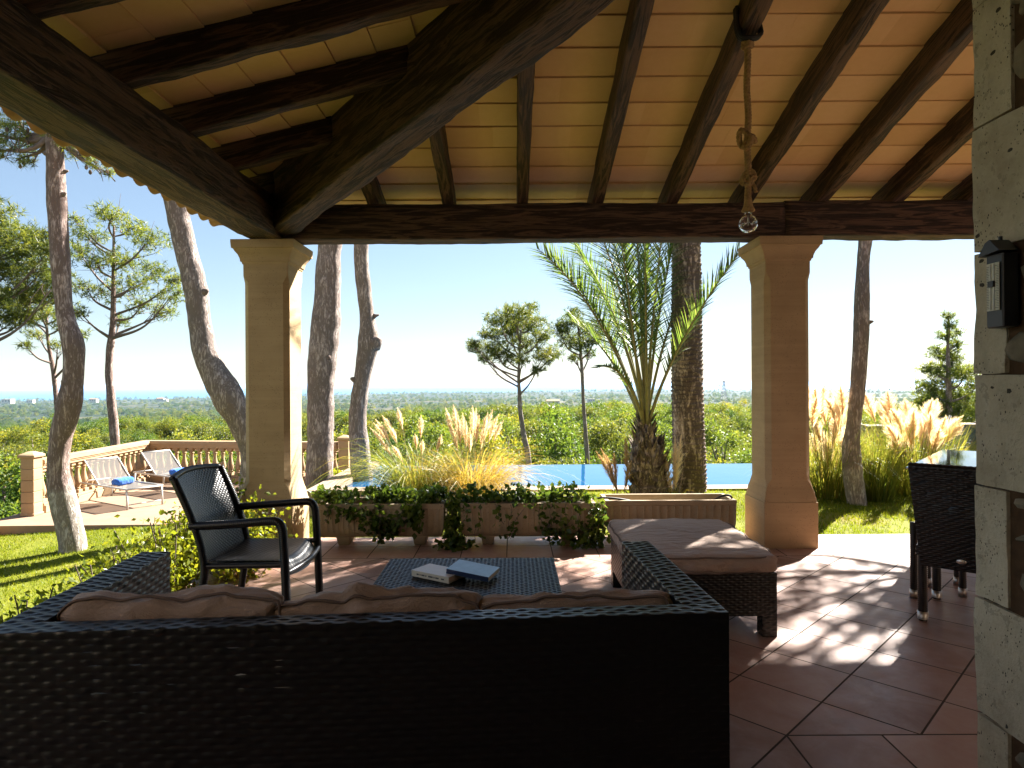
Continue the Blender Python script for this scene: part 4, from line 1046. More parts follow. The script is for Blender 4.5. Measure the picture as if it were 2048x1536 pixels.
# ------------------------------------------------------------------ sun loungers and towels
HD = np.array([-.845, .535, 0.]); SD = np.array([.535, .845, 0.]); HG = np.array([-6.97, 11.42, DZ + .33])
def lounger():
    o = HG; t = thing('sun_lounger', (o[0], o[1], DZ), 'grey mesh sun lounger nearer the lawn, blue towel on its seat', 'sun lounger', 'sun loungers on the sun deck')
    w = .29; up_ = np.array([0, 0, 1.])
    foot = -HD * .95; head = HD * .78; bt = HD * .50 + up_ * .40
    for s in (-1, 1):
        g = G(); g.tube([o + SD * w * s + foot, o + SD * w * s + head * .98], .016, 8); build('side_rail', g, ALU, t)
        g = G(); g.tube([o + SD * w * .96 * s, o + SD * w * .96 * s + bt], .014, 8); build('back_rail', g, ALU, t)
        for e in (foot * .97, head * .92):
            g = G(); p = o + SD * w * s + e; g.tube([p + (0, 0, 0), p + e / np.linalg.norm(e) * .03 + (0, 0, -.33)], .017, 8); build('leg', g, ALU, t)
        g = G(); g.tube([o + SD * w * .9 * s + bt * .55, o + SD * w * .9 * s + head * .62], .010, 6); build('back_prop', g, ALU, t)
    g = G()
    for e in (foot, head * .98): g.tube([o - SD * w + e, o + SD * w + e], .015, 8)
    g.tube([o - SD * w * .96 + bt, o + SD * w * .96 + bt], .014, 8); g.tube([o - SD * w, o + SD * w], .012, 8); g.tube([o - SD * w + foot * .95 - (0, 0, .26), o + SD * w + foot * .95 - (0, 0, .26)], .010, 8)
    build('cross_bar', g, ALU, t)
    def sling(a, b, sag):
        n, m = 14, 10; U, V = np.meshgrid(np.linspace(0, 1, n), np.linspace(-1, 1, m), indexing='ij')
        P = a + (b - a) * U[..., None] + SD * (V * w * .97)[..., None]; P[..., 2] -= sag * np.sin(U * np.pi) * (1 - .3 * V ** 2); return P
    g = G(); g.grid(sling(o, o + foot, .02) + (0, 0, .006)); build('seat_sling', g, MESHF, t)
    g = G(); g.grid(sling(o, o + bt, .015) + (0, 0, .006)); build('back_sling', g, MESHF, t)
    return t
L1 = lounger(); OFF = np.array([.28, 1.27, 0])
L2 = dup(L1, (HG[0] + OFF[0], HG[1] + OFF[1], DZ), label='grey mesh sun lounger farther back beside the rear balustrade')
def towel(c, label):
    t = thing('rolled_towel', c, label, 'towel', 'blue towels on the loungers')
    g, p, lp = rcushion(np.asarray(c) + (0, 0, .055), (.17, .34, .11), int(abs(c[1] * 10)), math.atan2(SD[1], SD[0]) - math.pi / 2 + .25, None, r=.045, puff=.012, wrinkle=.007, n=20)
    q = build('roll', g, TOWEL, t)
    a = math.atan2(SD[1], SD[0]) + .25; s = np.array([math.cos(a), math.sin(a), 0]); n_ = np.array([s[1], -s[0], 0]); g = G()
    for e in (-1, 1):
        th = np.linspace(0, 9.5, 40); rr = .008 + .0042 * th; g.tube(np.asarray(c) + (0, 0, .055) + s * .168 * e + n_ * (rr * np.cos(th))[:, None] * 1.4 + np.array([0, 0, 1]) * (rr * np.sin(th))[:, None], .005, 5)
    build('rolled_edge', g, TOWEL, q)
towel(HG - HD * .24 + (0, 0, .0), 'rolled blue towel on the sun lounger nearer the lawn')
towel(HG + OFF - HD * .30, 'rolled blue towel on the sun lounger farther back')

# ------------------------------------------------------------------ pines
def pxpath(rows, D, down=None, top=None):
    P, rad = [], []
    for row in rows:
        l, r_, y = row[:3]; d = D + (row[3] if len(row) > 3 else 0)
        P.append(PX((l + r_) / 2, y, d)); rad.append((r_ - l) / 2 / FPX * d)
    return P, rad
def fine(P, rad, step=.06):
    P = np.array(P); rad = np.array(rad); s = np.concatenate([[0], np.cumsum(np.linalg.norm(np.diff(P, axis=0), axis=1))])
    q = np.linspace(0, s[-1], max(8, int(s[-1] / step)))
    def cr(v):   # catmull-rom through the points
        m = np.gradient(v, s, axis=0); i = np.clip(np.searchsorted(s, q, 'right') - 1, 0, len(s) - 2); h = s[i + 1] - s[i]; t = (q - s[i]) / h
        if v.ndim > 1: t = t[:, None]; h = h[:, None]
        return (2 * t**3 - 3 * t**2 + 1) * v[i] + (t**3 - 2 * t**2 + t) * h * m[i] + (-2 * t**3 + 3 * t**2) * v[i + 1] + (t**3 - t**2) * h * m[i + 1]
    return cr(P), np.maximum(cr(rad), .004)
def tufts(g, C, ln, wd, k, r, up=.5):
    """star-like bunches of needles at the points C"""
    n = len(C); B = np.repeat(C, k, 0); ax = r.normal(size=(n, 3)); ax[:, 2] += up; ax /= np.linalg.norm(ax, axis=1)[:, None]
    D = np.repeat(ax, k, 0) * .75 + r.normal(size=(n * k, 3)) * .62; D /= np.linalg.norm(D, axis=1)[:, None]
    g.hairs(B + np.repeat(ax, k, 0) * (r.random(n * k)[:, None] - .3) * ln * .8, D, ln * (.6 + .6 * r.random(n * k)), wd, np.repeat(np.clip(r.random(n) * .9 + r.normal(size=n) * .05, 0, 1), k), r)
def pine(label, rows, D, clumps, bark=BARK, need=NEED, extra=None, seed=0, seg=18, ln=.12, wd=.014, kt=9, dens=1.0, branch_from=.5, group='pines of the garden', rough=.06, step=.06, cones=False, basez=None, flare=1.0):
    """rows: trunk edges and height in the photo from the bottom up; clumps: x, y, radius, depth offset of each needle cloud"""
    r = np.random.default_rng(seed + 900); P, rad = pxpath(rows, D)
    b = P[0].copy()
    gz = float(ground_z(b[0], b[1])) if basez is None else basez
    if gz < b[2] - .02:
        k = (P[1] - P[0]) if abs(P[1][2] - P[0][2]) > .05 else np.array([0, 0, 1.]); k = k / k[2]
        q = b + np.array([0, 0, gz - .1 - b[2]]) ; P.insert(0, q); rad.insert(0, rad[0] * 1.12)
    else: P[0][2] = gz - .05
    if extra:
        for p, q in extra: P.append(np.array(p, float)); rad.append(q)
    pp, rr = fine(P, rad, step)
    t = thing('pine_tree', (pp[0][0], pp[0][1], gz), label, 'tree', group)
    g = G(); g.tube(pp, rr, seg, True, .5, rough, seed, 1.5)
    tr_ = build('trunk', g, bark, t)
    bg_ = G(); cg = G(); cn = G()
    if seg > 20:
        for _ in range(5):
            i = int(len(pp) * (.25 + .6 * r.random())); a_ = r.random() * 6.28; dv = np.array([math.cos(a_), math.sin(a_) * .7, .25]); q = pp[i] + dv * rr[i] * .7
            bg_.tube([q, q + dv * rr[i] * .5, q + dv * (rr[i] * .5 + .02 + .03 * r.random())], [rr[i] * .45, rr[i] * .26, rr[i] * .12], 8, True, .5, .2, seed + _, 6)
    tp = len(pp)
    for c in clumps:
        if c[0] != 'w': cx = PX(c[0], c[1], D + c[3]); rad_ = c[2] / FPX * D
        else: cx = np.array(c[1:4], float); rad_ = c[4]
        # a limb reaching from lower on the trunk
        i = np.argmin(np.linalg.norm(pp[int(tp * branch_from):] - (cx - (0, 0, np.linalg.norm((pp[-1] - cx)[:2]) * .7)), axis=1)) + int(tp * branch_from)
        i = min(i, tp - 2); a = pp[i]; mid = a * .45 + cx * .55 + np.array([0, 0, -.10 * np.linalg.norm(cx - a)]) + r.normal(size=3) * rad_ * .15
        bp, br = fine([a, mid, cx], [min(rr[i] * .55, .05 + .02 * rad_), .022 + .010 * rad_, .008], .08)
        bg_.tube(bp, br, 7, True, .5, .05, seed)
        for j in range(6):
            e = cx + r.normal(size=3) * rad_ * .55; q = bp[int(len(bp) * (.5 + .45 * r.random()))]
            bg_.tube(np.array([q, (q + e) / 2 + r.normal(size=3) * .05, e]), [.010, .007, .003], 5)
        n = int(70 * dens * (rad_ / .45) ** 2) + 12
        d = r.normal(size=(n, 3)); d /= np.linalg.norm(d, axis=1)[:, None]; rd = r.random(n) ** .45
        C = cx + d * rd[:, None] * rad_ * np.array([1.12, 1.12, .72]) * (1 + .25 * nz(d, .7, seed + int(cx[0] * 50) % 97, 2))[:, None]
        tufts(cg, C, ln, wd, kt, r)
        if cones and r.random() < .8:
            for q in C[:3]: cn.lathe([(0, -.03), (.018, -.015), (.02, .005), (.01, .03), (0, .035)], q + (0, 0, -.05), 7)
    if bg_.V: build('branches', bg_, TWIG if bark is not BARKG else TWIG, tr_)
    if cg.V: build('crown', cg, need, t, False)
    if cn.V: build('cones', cn, PALMB, t)
    return t
CL = lambda pts, r0, rnd=.35, dz=.9, seed=0: [(x, y, (s if s else r0) * (1 + rnd * (np.random.default_rng(seed + i).random() - .5)), dz * (np.random.default_rng(seed + 77 + i).random() - .5) * 2) for i, (x, y, s) in enumerate(pts)]

# tall trunks close to the porch; their crowns are above the roof
pine('tall pine with scaly pink bark and an S bend, nearest on the lawn',
     [(121, 170, 1097), (111, 158, 1040), (101, 150, 1000), (98, 137, 945), (102, 141, 880), (117, 160, 812), (129, 165, 745), (128, 167, 693), (116, 149, 640), (103, 138, 512), (98, 132, 420), (94, 124, 300)], 8.2,
     CL([(20, 275, 40), (60, 285, 30), (25, 245, 45), (100, 230, 45), (150, 300, 30), (195, 325, 22), (215, 345, 12), (130, 270, 40), (160, 250, 40), (45, 315, 22), (0, 300, 30), (-30, 260, 50), (60, 180, 50)], 35, dz=.5, seed=1),
     BARKL, extra=[(PX(104, 150, 8.2), .07), (PX(100, 60, 8.2), .04)], seed=1, seg=26, ln=.10, wd=.006, kt=14, dens=2.6, branch_from=.8, cones=True, rough=.07, step=.03)
def high_crown(x, y, z, s, r): return [('w', x + s * 1.0 * r.normal(), y + s * 1.0 * r.normal(), z + max(-.6, .5 * r.normal()), s * (.55 + .3 * r.random())) for _ in range(10)]
rr_ = np.random.default_rng(4)
def tall(label, rows, D, bark, seed, lean=(0, 0), z=8.5, s=1.1):
    P, rad = pxpath(rows, D); top = P[-1]; d = (P[-1] - P[-2]); d = d / max(.3, d[2])
    k_ = min(1.2, (z - top[2]) * .4); e1 = top + d * k_; e2 = top + d * k_ + np.array([lean[0], lean[1], z - top[2] - k_])
    return pine(label, rows, D, high_crown(e2[0], e2[1], e2[2] + .3, s, rr_), bark, extra=[(e1, rad[-1] * .85), (e2, rad[-1] * .4)], seed=seed, seg=26, dens=.9, kt=7, wd=.018, ln=.15, branch_from=.85, rough=.07, step=.035)
tall('leaning grey pine trunk that curves behind the shaded column',
     [(478, 520, 1000), (478, 516, 960), (482, 507, 912), (458, 500, 848), (425, 487, 795), (401, 453, 745), (386, 433, 700), (378, 420, 640), (370, 415, 580), (354, 397, 512), (332, 375, 415)], 9.3, BARKG, 2, (-1, 0))
tall('thick grey pine trunk just right of the shaded column',
     [(610, 668, 985), (614, 667, 940), (615, 667, 880), (615, 667, 780), (620, 678, 680), (629, 681, 600), (635, 682, 512), (638, 685, 470)], 10.4, BARKG, 3, (.4, .3))
tall('pale knobbly pine trunk with a branch stub, left of the pampas grass',
     [(708, 748, 985), (707, 746, 972), (703, 743, 945), (698, 738, 880), (698, 733, 850), (703, 736, 790), (711, 746, 730), (717, 757, 686), (720, 750, 640), (713, 743, 580), (708, 736, 512), (708, 738, 470)], 10.3, BARKW, 5, (.5, .2))
g = G(); p = PX(748, 690, 10.25); g.tube([p, p + (.05, -.05, .05), p + (.09, -.06, .11)], [.12, .095, .06], 12, True, .5, .12, 3, 4)
kn = build('branch_stub', g, BARKG, [o for o in SC.objects if o.get('label', '').startswith('pale knobbly')][0])
shade_crown = [('w', 2.3 + 2.2 * rr_.random(), 7.7 + 1.3 * rr_.random(), 3.95 + 1.1 * rr_.random(), .42 + .16 * rr_.random()) for _ in range(16)]  # unseen crown clumps, set low and leftward to shade the middle of the floor
pine('slim pine trunk with limewashed foot among the white pampas plumes',
     [(1697, 1733, 1008), (1695, 1731, 1000), (1688, 1724, 950), (1686, 1719, 895), (1693, 1721, 850), (1701, 1729, 780), (1706, 1736, 700), (1709, 1738, 610), (1716, 1739, 512), (1718, 1744, 470)], 7.7, shade_crown, BARKW,
     extra=[((4.1, 7.85, 3.7), .055), ((3.9, 8.0, 4.6), .03)], seed=6, seg=24, dens=1.3, kt=8, wd=.018, ln=.15, branch_from=.93, rough=.07, step=.035)
# smaller pines beyond the garden edge
pine('airy pine with a broad feathery crown behind the left balustrade',
     [(222, 239, 900), (219, 236, 850), (213, 228, 780), (211, 224, 740), (213, 227, 700), (220, 231, 650), (222, 231, 600), (224, 230, 520), (226, 230, 450)], 17,
     CL([(180, 470, 30), (225, 430, 30), (262, 455, 32), (300, 480, 34), (195, 525, 32), (250, 520, 36), (315, 545, 34), (345, 590, 26), (175, 580, 28), (225, 585, 30), (285, 610, 32), (155, 500, 22), (270, 565, 34), (330, 625, 24), (240, 640, 22), (160, 625, 18), (205, 425, 18), (150, 440, 16), (350, 560, 20)], 30, dz=1.0, seed=10), need=NEED, seed=10, ln=.15, wd=.016, dens=1.5, kt=9, cones=True, branch_from=.5, seg=12)
pine('slender pine leaning left of the scaly pink trunk',
     [(112, 122, 850), (108, 117, 800), (102, 111, 740), (98, 106, 715), (94, 100, 690), (90, 95, 640)], 18,
     CL([(60, 640, 24), (95, 620, 28), (125, 650, 24), (75, 670, 20), (115, 690, 16), (50, 690, 14), (90, 600, 26), (140, 620, 22), (40, 610, 22), (160, 670, 14)], 24, seed=30), seed=12, ln=.15, wd=.016, dens=1.3, branch_from=.5, seg=10)
pine('dense dark pine at the left edge of the view',
     [(-70, -45, 900), (-66, -44, 750), (-58, -40, 600), (-40, -28, 500)], 15,
     CL([(15, 470, 42), (55, 500, 40), (90, 540, 38), (20, 540, 48), (50, 580, 44), (100, 500, 30), (0, 600, 44), (85, 590, 34), (30, 640, 34), (115, 560, 26), (-30, 520, 60), (70, 470, 24), (-10, 430, 40), (60, 630, 26), (110, 470, 18), (-40, 600, 60)], 40, seed=50), need=NEEDD, seed=13, ln=.16, wd=.018, dens=2.3, branch_from=.4, seg=12)
pine('round topped pine standing alone beyond the pool',
     [(1052, 1064, 935), (1049, 1061, 905), (1042, 1053, 870), (1036, 1045, 820), (1035, 1043, 790), (1034, 1041, 760), (1036, 1041, 720), (1040, 1044, 660)], 20,
     CL([(955, 695, 22), (980, 668, 26), (1000, 640, 26), (1040, 625, 24), (1065, 648, 26), (1085, 672, 24), (1022, 668, 30), (1052, 690, 26), (990, 700, 26), (1088, 715, 20), (1108, 708, 18), (1030, 645, 28), (1062, 615, 12), (945, 688, 14), (1010, 715, 22), (1075, 740, 14), (970, 718, 16), (1045, 720, 14), (1015, 620, 14)], 26, dz=1.1, seed=70), BARKG, need=NEEDD, seed=14, ln=.16, wd=.018, dens=2.2, branch_from=.55, seg=10, rough=.04)
pine('thin pine behind the palm fronds beyond the pool',
     [(1170, 1180, 935), (1169, 1178, 900), (1166, 1174, 850), (1163, 1170, 800), (1161, 1168, 750), (1158, 1164, 700), (1154, 1158, 650)], 21.5,
     CL([(1130, 650, 20), (1150, 640, 22), (1172, 658, 22), (1138, 680, 22), (1160, 690, 24), (1188, 680, 20), (1120, 665, 16), (1150, 715, 14), (1145, 625, 14), (1180, 705, 14), (1200, 660, 18)], 22, dz=1.0, seed=90), BARKG, need=NEEDD, seed=15, ln=.16, wd=.018, dens=2.0, branch_from=.55, seg=10, rough=.04)
pine('bushy upright pine beside the stone pier',
     [(1893, 1907, 960), (1893, 1905, 860), (1892, 1902, 760), (1893, 1898, 680), (1895, 1898, 630)], 22,
     CL([(1897, 632, 9), (1900, 650, 13), (1890, 672, 18), (1910, 690, 16), (1878, 705, 22), (1905, 715, 22), (1862, 738, 24), (1895, 745, 28), (1930, 745, 22), (1855, 775, 26), (1890, 785, 32), (1930, 790, 30), (1868, 815, 32), (1910, 825, 34), (1950, 820, 34), (1845, 800, 16), (1880, 850, 34), (1930, 860, 36), (1915, 665, 10), (1860, 850, 26), (1960, 770, 26)], 26, dz=.9, seed=110), need=NEED, seed=16, ln=.17, wd=.02, dens=2.0, branch_from=.1, seg=10)
# the pine on the right whose crown dapples the tiles
t_ = [('w', 5.0 + 3.8 * rr_.random(), 7.4 + 3.2 * rr_.random(), 4.2 + 2.3 * rr_.random(), .26 + .26 * rr_.random()) for _ in range(27)]
pine('tall pine at the right whose crown dapples the terrace tiles', [(1960, 2000, 960), (1965, 2002, 800), (1975, 2005, 600), (1990, 2015, 300)], 10.2, t_, BARK, extra=[((7.6, 10.0, 6.0), .06)], seed=17, ln=.18, wd=.02, kt=8, dens=.9, branch_from=.86)

# ------------------------------------------------------------------ palms
def frond(B, Cc, T, r, width=.42, nl=52, droop=.25):
    t = np.linspace(0, 1, 40); B, Cc, T = [np.asarray(k, float) for k in (B, Cc, T)]
    P = ((1 - t)**2)[:, None] * B + (2 * t * (1 - t))[:, None] * Cc + (t**2)[:, None] * T
    L = np.linalg.norm(np.diff(P, axis=0), axis=1).sum()
    rg = G(); rg.tube(P, .021 * (1 - t) ** .8 + .003, 6)
    lg = G(); tt = np.linspace(.33, .995, nl); tt = tt + r.normal(size=nl) * .003
    idx = np.clip(tt, 0, 1); pts = np.stack([np.interp(idx, t, P[:, k]) for k in range(3)], -1)
    tg = np.gradient(P, axis=0); tg = np.stack([np.interp(idx, t, tg[:, k]) for k in range(3)], -1); tg /= np.linalg.norm(tg, axis=1)[:, None]
    roll = r.random() * 6.28; ref = np.array([math.cos(roll) * .6, math.sin(roll) * .6, .8]); sd_ = np.cross(tg, ref); sd_ /= np.linalg.norm(sd_, axis=1)[:, None]; nn = np.cross(sd_, tg)
    for s in (-1, 1):
        D = tg * (.75 + .35 * tt)[:, None] + sd_ * s * .75 + nn * .30 + r.normal(size=(nl, 3)) * .09; D /= np.linalg.norm(D, axis=1)[:, None]
        ln = width * L / 2.4 * np.sin(np.clip((tt - .2) / .85, 0.08, 1) * np.pi * .93) ** .55 * (.9 + .2 * r.random(nl))
        lg.blades(pts, D, ln, .0185, droop * .5, 3, r.random(nl), r)
    return rg, lg
def palm_trunk(P, rad, seg=40, pitch=.085, amp=.09, step=.012, seed=0):
    pp, rr = fine(P, rad, step); n = len(pp); s = np.linspace(0, 1, n) * np.linalg.norm(np.diff(pp, axis=0), axis=1).sum()
    th = np.linspace(0, 2 * np.pi, seg, endpoint=False); S, TH = np.meshgrid(s, th, indexing='ij')
    q = S / pitch + .12 * np.sin(TH * 5 + S * 3) + .10 * nz(np.stack([S * 3, np.cos(TH), np.sin(TH)], -1), .8, seed); f = q - np.floor(q)
    k = 1 + amp * (f ** 1.6 - .5) + .05 * nz(np.stack([S * 8, np.cos(TH) * 2, np.sin(TH) * 2], -1), 1.2, seed + 2, 3)
    V = np.stack([pp[:, None, 0] + rr[:, None] * k * np.cos(TH), pp[:, None, 1] + rr[:, None] * k * np.sin(TH), np.repeat(pp[:, None, 2], seg, 1)], -1)
    g = G(); i = np.arange(n - 1)[:, None] * seg; j = np.arange(seg)[None]; kk = (j + 1) % seg
    return g.add(V, np.stack([i + j, i + kk, i + seg + kk, i + seg + j], -1).reshape(-1, 4))
r = np.random.default_rng(31)
DP = 8.25
t = thing('palm_tree', PX(1300, 988, DP), 'young palm with a shaggy short trunk and upright fronds by the pool', 'palm', 'palms by the pool')
P, rad = pxpath([(1262, 1338, 990), (1262, 1334, 960), (1260, 1330, 920), (1266, 1318, 885), (1274, 1306, 860), (1282, 1298, 835)], DP)
P[0][2] = ground_z(P[0][0], P[0][1]) - .04
tk = build('trunk', palm_trunk(P, rad, 36, .10, .10, .012, 3), PALMB, t)
g = G(); pp, rr = fine(P, rad, .02); nb = 230; i = r.integers(0, len(pp), nb); th = r.random(nb) * 6.28
C = pp[i] + np.stack([np.cos(th) * rr[i] * .92, np.sin(th) * rr[i] * .92, 0 * th], -1); D = np.stack([np.cos(th) * .45, np.sin(th) * .45, np.ones(nb)], -1) + r.normal(size=(nb, 3)) * .12; D /= np.linalg.norm(D, axis=1)[:, None]
g.blades(C, D, .13 + .08 * r.random(nb), .06, .05, 3, r.random(nb), r); build('leaf_bases', g, PALMB, tk, False)
FR = [(1075, 497, 1205, 600, -.2), (1128, 450, 1238, 600, .3), (1180, 415, 1258, 590, -.5), (1228, 395, 1272, 600, .4), (1268, 370, 1282, 600, -.3), (1300, 385, 1293, 600, .6), (1332, 410, 1305, 600, -.4), (1352, 470, 1312, 620, .3), (1376, 560, 1325, 660, .7),
      (1478, 505, 1335, 700, -.55), (1140, 640, 1228, 690, .9), (1195, 735, 1250, 715, -.8), (1205, 510, 1250, 640, 1.0), (1290, 470, 1292, 640, -1.0), (1240, 460, 1264, 640, -.9), (1150, 500, 1245, 620, .8), (1215, 440, 1268, 620, .0), (1110, 530, 1228, 625, .1)]
for (tx, ty, cx, cy_, dd) in FR:
    b = PX(1290 + 5 * r.normal(), 852, DP) + (0, dd * .05, 0)
    rg, lg = frond(b, PX(cx, cy_, DP + dd * .45), PX(tx, ty, DP + dd), r, .40 if ty < 650 else .28, 70)
    f = build('frond', lg, FROND, t, False); build('stalk', rg, RACH, f)
t = thing('palm_tree', PX(1378, 980, 8.7), 'tall palm with a thick ringed trunk rising past the beam', 'palm', 'palms by the pool')
P, rad = pxpath([(1346, 1412, 985), (1346, 1411, 930), (1345, 1408, 850), (1344, 1405, 750), (1343, 1403, 650), (1344, 1402, 560), (1344, 1400, 470)], 8.7)
P[0][2] = ground_z(P[0][0], P[0][1]) - .04
P.append(P[-1] + (0, .02, 1.6)); rad.append(rad[-1]); P.append(P[-1] + (0, 0, 1.2)); rad.append(rad[-1] * .95)
build('trunk', palm_trunk(P, rad, 44, .058, .085, .008, 9), PALMB, t)
top = P[-1]
for k in range(22):
    a = k * 2.4; e = .25 + .9 * r.random(); L = 2.6
    c = top + np.array([math.cos(a) * L * .45, math.sin(a) * L * .45, L * .45 * e]); tp_ = top + np.array([math.cos(a) * L * .95, math.sin(a) * L * .95, L * (e * .6 - .45)])
    rg, lg = frond(top, c, tp_, r, .42, 40); f = build('frond', lg, FROND, t, False); build('stalk', rg, RACH, f)

# ------------------------------------------------------------------ pampas and other tall grasses
def grass_clump(name, label, c, rad, n, ln, plumes, mat=GRASSB, pmat=PLUME, seed=0, wd=.008, droop=(.25, .95), plen=.42, pw=.07, spread=.75, hairs=330):
    r = np.random.default_rng(seed + 300); gz = float(ground_z(c[0], c[1])); t = thing(name, (c[0], c[1], gz), label, 'grass', 'tall grasses around the pool')
    a = r.random(n) * 6.28; q = np.sqrt(r.random(n)) * rad; B = np.stack([c[0] + q * np.cos(a), c[1] + q * np.sin(a), np.full(n, gz - .02)], -1)
    tl = spread * (.12 + .88 * r.random(n)); a2 = a + r.normal(size=n) * .5
    D = np.stack([np.cos(a2) * np.sin(tl), np.sin(a2) * np.sin(tl), np.cos(tl)], -1)
    g = G(); g.blades(B, D, ln * (.55 + .6 * r.random(n)), wd * (.6 + .6 * r.random(n)), droop[0] + (droop[1] - droop[0]) * r.random(n) ** 1.3, 7, r.random(n), r); build('foliage', g, mat, t, False)
    for (px, py, D_, lean, sc_) in plumes:
        tip = PX(px, py, D_); L = plen * sc_; base = np.array([c[0] + .25 * (tip[0] - c[0]), c[1] + .25 * (tip[1] - c[1]), gz]); 
        k = (tip - base) / np.linalg.norm(tip - base); bend = np.array([lean, 0, 0])
        s0 = tip - k * L - bend * L * .5
        tt = np.linspace(0, 1, 24); ax = s0 + k * L * tt[:, None] + bend * L * (.5 * tt ** 1.6)[:, None] + np.array([0, 0, -.06 * L]) * (tt ** 3)[:, None]
        sg = G(); sg.tube(np.concatenate([[base], [base * .5 + s0 * .5 + (.01, 0, .02)], ax[::4]]), .0035, 5)
        nh = int(hairs * (.6 + .5 * sc_)); u = r.random(nh) ** .85; hb = np.stack([np.interp(u, tt, ax[:, m]) for m in range(3)], -1)
        d = r.normal(size=(nh, 3)); d -= k * (d @ k)[:, None]; d /= np.linalg.norm(d, axis=1)[:, None]
        D = k * (.95 + .5 * r.random(nh))[:, None] + d * (.95 * np.sin(np.clip(u, .06, .98) * np.pi) ** .6)[:, None] + bend * .7; D /= np.linalg.norm(D, axis=1)[:, None]
        hl = pw * sc_ ** .5 * (.5 + np.sin(np.clip(u + .12, 0, 1) * np.pi)) * (.8 + .5 * r.random(nh))
        pg = G(); pg.hairs(hb, D, hl * 1.15, .0065, r.random(nh), r); q = build('plume', pg, pmat, t, False); build('stalk', sg, RACH, q)
    return t
r = np.random.default_rng(77)
c1 = PX(838, 985, 8.35); c2 = PX(945, 985, 8.2)
pl = [(752, 838, 8.4, -.35, 1.0), (765, 830, 8.5, -.3, 1.0), (776, 848, 8.2, -.3, .8), (795, 815, 8.6, -.1, .9), (742, 855, 8.3, -.4, .9), (760, 880, 8.1, -.4, .7), (842, 830, 8.5, .0, .9), (785, 890, 8.0, -.35, .75), (830, 868, 8.3, -.1, .6), (748, 845, 8.7, -.4, .8), (845, 880, 8.1, 0, .6), (883, 870, 8.1, .05, .7)]
grass_clump('pampas_grass', 'green fountain of pampas grass with cream plumes, left of the pool', c1, .30, 1300, 1.45, pl, seed=1, pw=.045, plen=.34, spread=.75, droop=(.45, 1.1))
pl = [(892, 815, 8.3, .0, 1.05), (907, 808, 8.4, .0, 1.1), (915, 830, 8.2, .05, 1.0), (925, 825, 8.5, .05, 1.0), (932, 842, 8.2, .1, .9), (945, 810, 8.4, .0, 1.1), (952, 815, 8.6, .05, 1.1), (958, 830, 8.3, .1, 1.0), (975, 825, 8.4, .15, 1.0), (985, 818, 8.5, .2, 1.1), (996, 828, 8.3, .22, 1.0), (1006, 840, 8.6, .3, .8), (903, 850, 8.1, -.05, .9), (940, 860, 8.1, .05, .8), (970, 850, 8.2, .12, .8)]
grass_clump('autumn_grass', 'orange and yellow grass clump with cream plumes beside the pool', c2, .28, 1300, 1.2, pl, ORANGE, seed=2, pw=.045, plen=.38, spread=.7, droop=(.35, 1.0), wd=.007)
pl = [(1193, 900, 7.9, -.3, .9), (1203, 895, 8.0, -.2, 1.1), (1213, 908, 7.9, -.15, 1.0), (1228, 905, 8.0, .0, .8), (1250, 868, 8.0, -.2, 1.3), (1262, 920, 7.8, .0, .8)]
grass_clump('dry_grass', 'brown plumes leaning left at the foot of the young palm', PX(1238, 990, 7.95), .10, 60, .35, pl, ORANGE, PLUMEB, seed=3, pw=.05, plen=.50)
pl = [(1350, 872, 8.1, .0, 1.3), (1362, 868, 8.15, .05, 1.35), (1332, 915, 8.1, .0, .9)]
grass_clump('dry_grass', 'pale upright plumes in front of the tall ringed palm', PX(1350, 990, 8.1), .08, 50, .35, pl, ORANGE, PLUME, seed=4, pw=.06, plen=.52)
def cloud(x0, x1, y0, y1, n, D, sc_, r): return [(x0 + (x1 - x0) * r.random(), y0 + (y1 - y0) * r.random() ** 1.2, D + .5 * r.normal(), .25 * r.normal(), sc_ * (.8 + .4 * r.random())) for _ in range(n)]
grass_clump('pampas_grass', 'pampas grass with pale pink plumes behind the sunlit column', PX(1650, 985, 8.3), .36, 1300, 1.35, cloud(1605, 1705, 765, 890, 22, 8.3, 1.05, r), seed=5, pw=.085, plen=.36, spread=.5, droop=(.15, .7), hairs=420)
grass_clump('pampas_grass', 'wide pampas clump with white plumes right of the limewashed trunk', PX(1820, 985, 8.6), .50, 1700, 1.3, cloud(1755, 1900, 798, 862, 30, 8.5, 1.05, r) + [(1730, 785, 8.4, 0, 1.2), (1775, 782, 8.6, 0, 1.2), (1922, 832, 8.2, .6, 1.1), (1925, 848, 8.1, .7, .9), (1795, 870, 8, -.2, .9), (1785, 880, 7.9, -.3, .9)], seed=6, pw=.085, plen=.36, spread=.55, droop=(.15, .7), hairs=420)
grass_clump('reed_grass', 'bright green grass tuft beside the limewashed trunk', PX(1745, 990, 8.0), .22, 700, 1.15, [], seed=7, spread=.4, droop=(.05, .4))
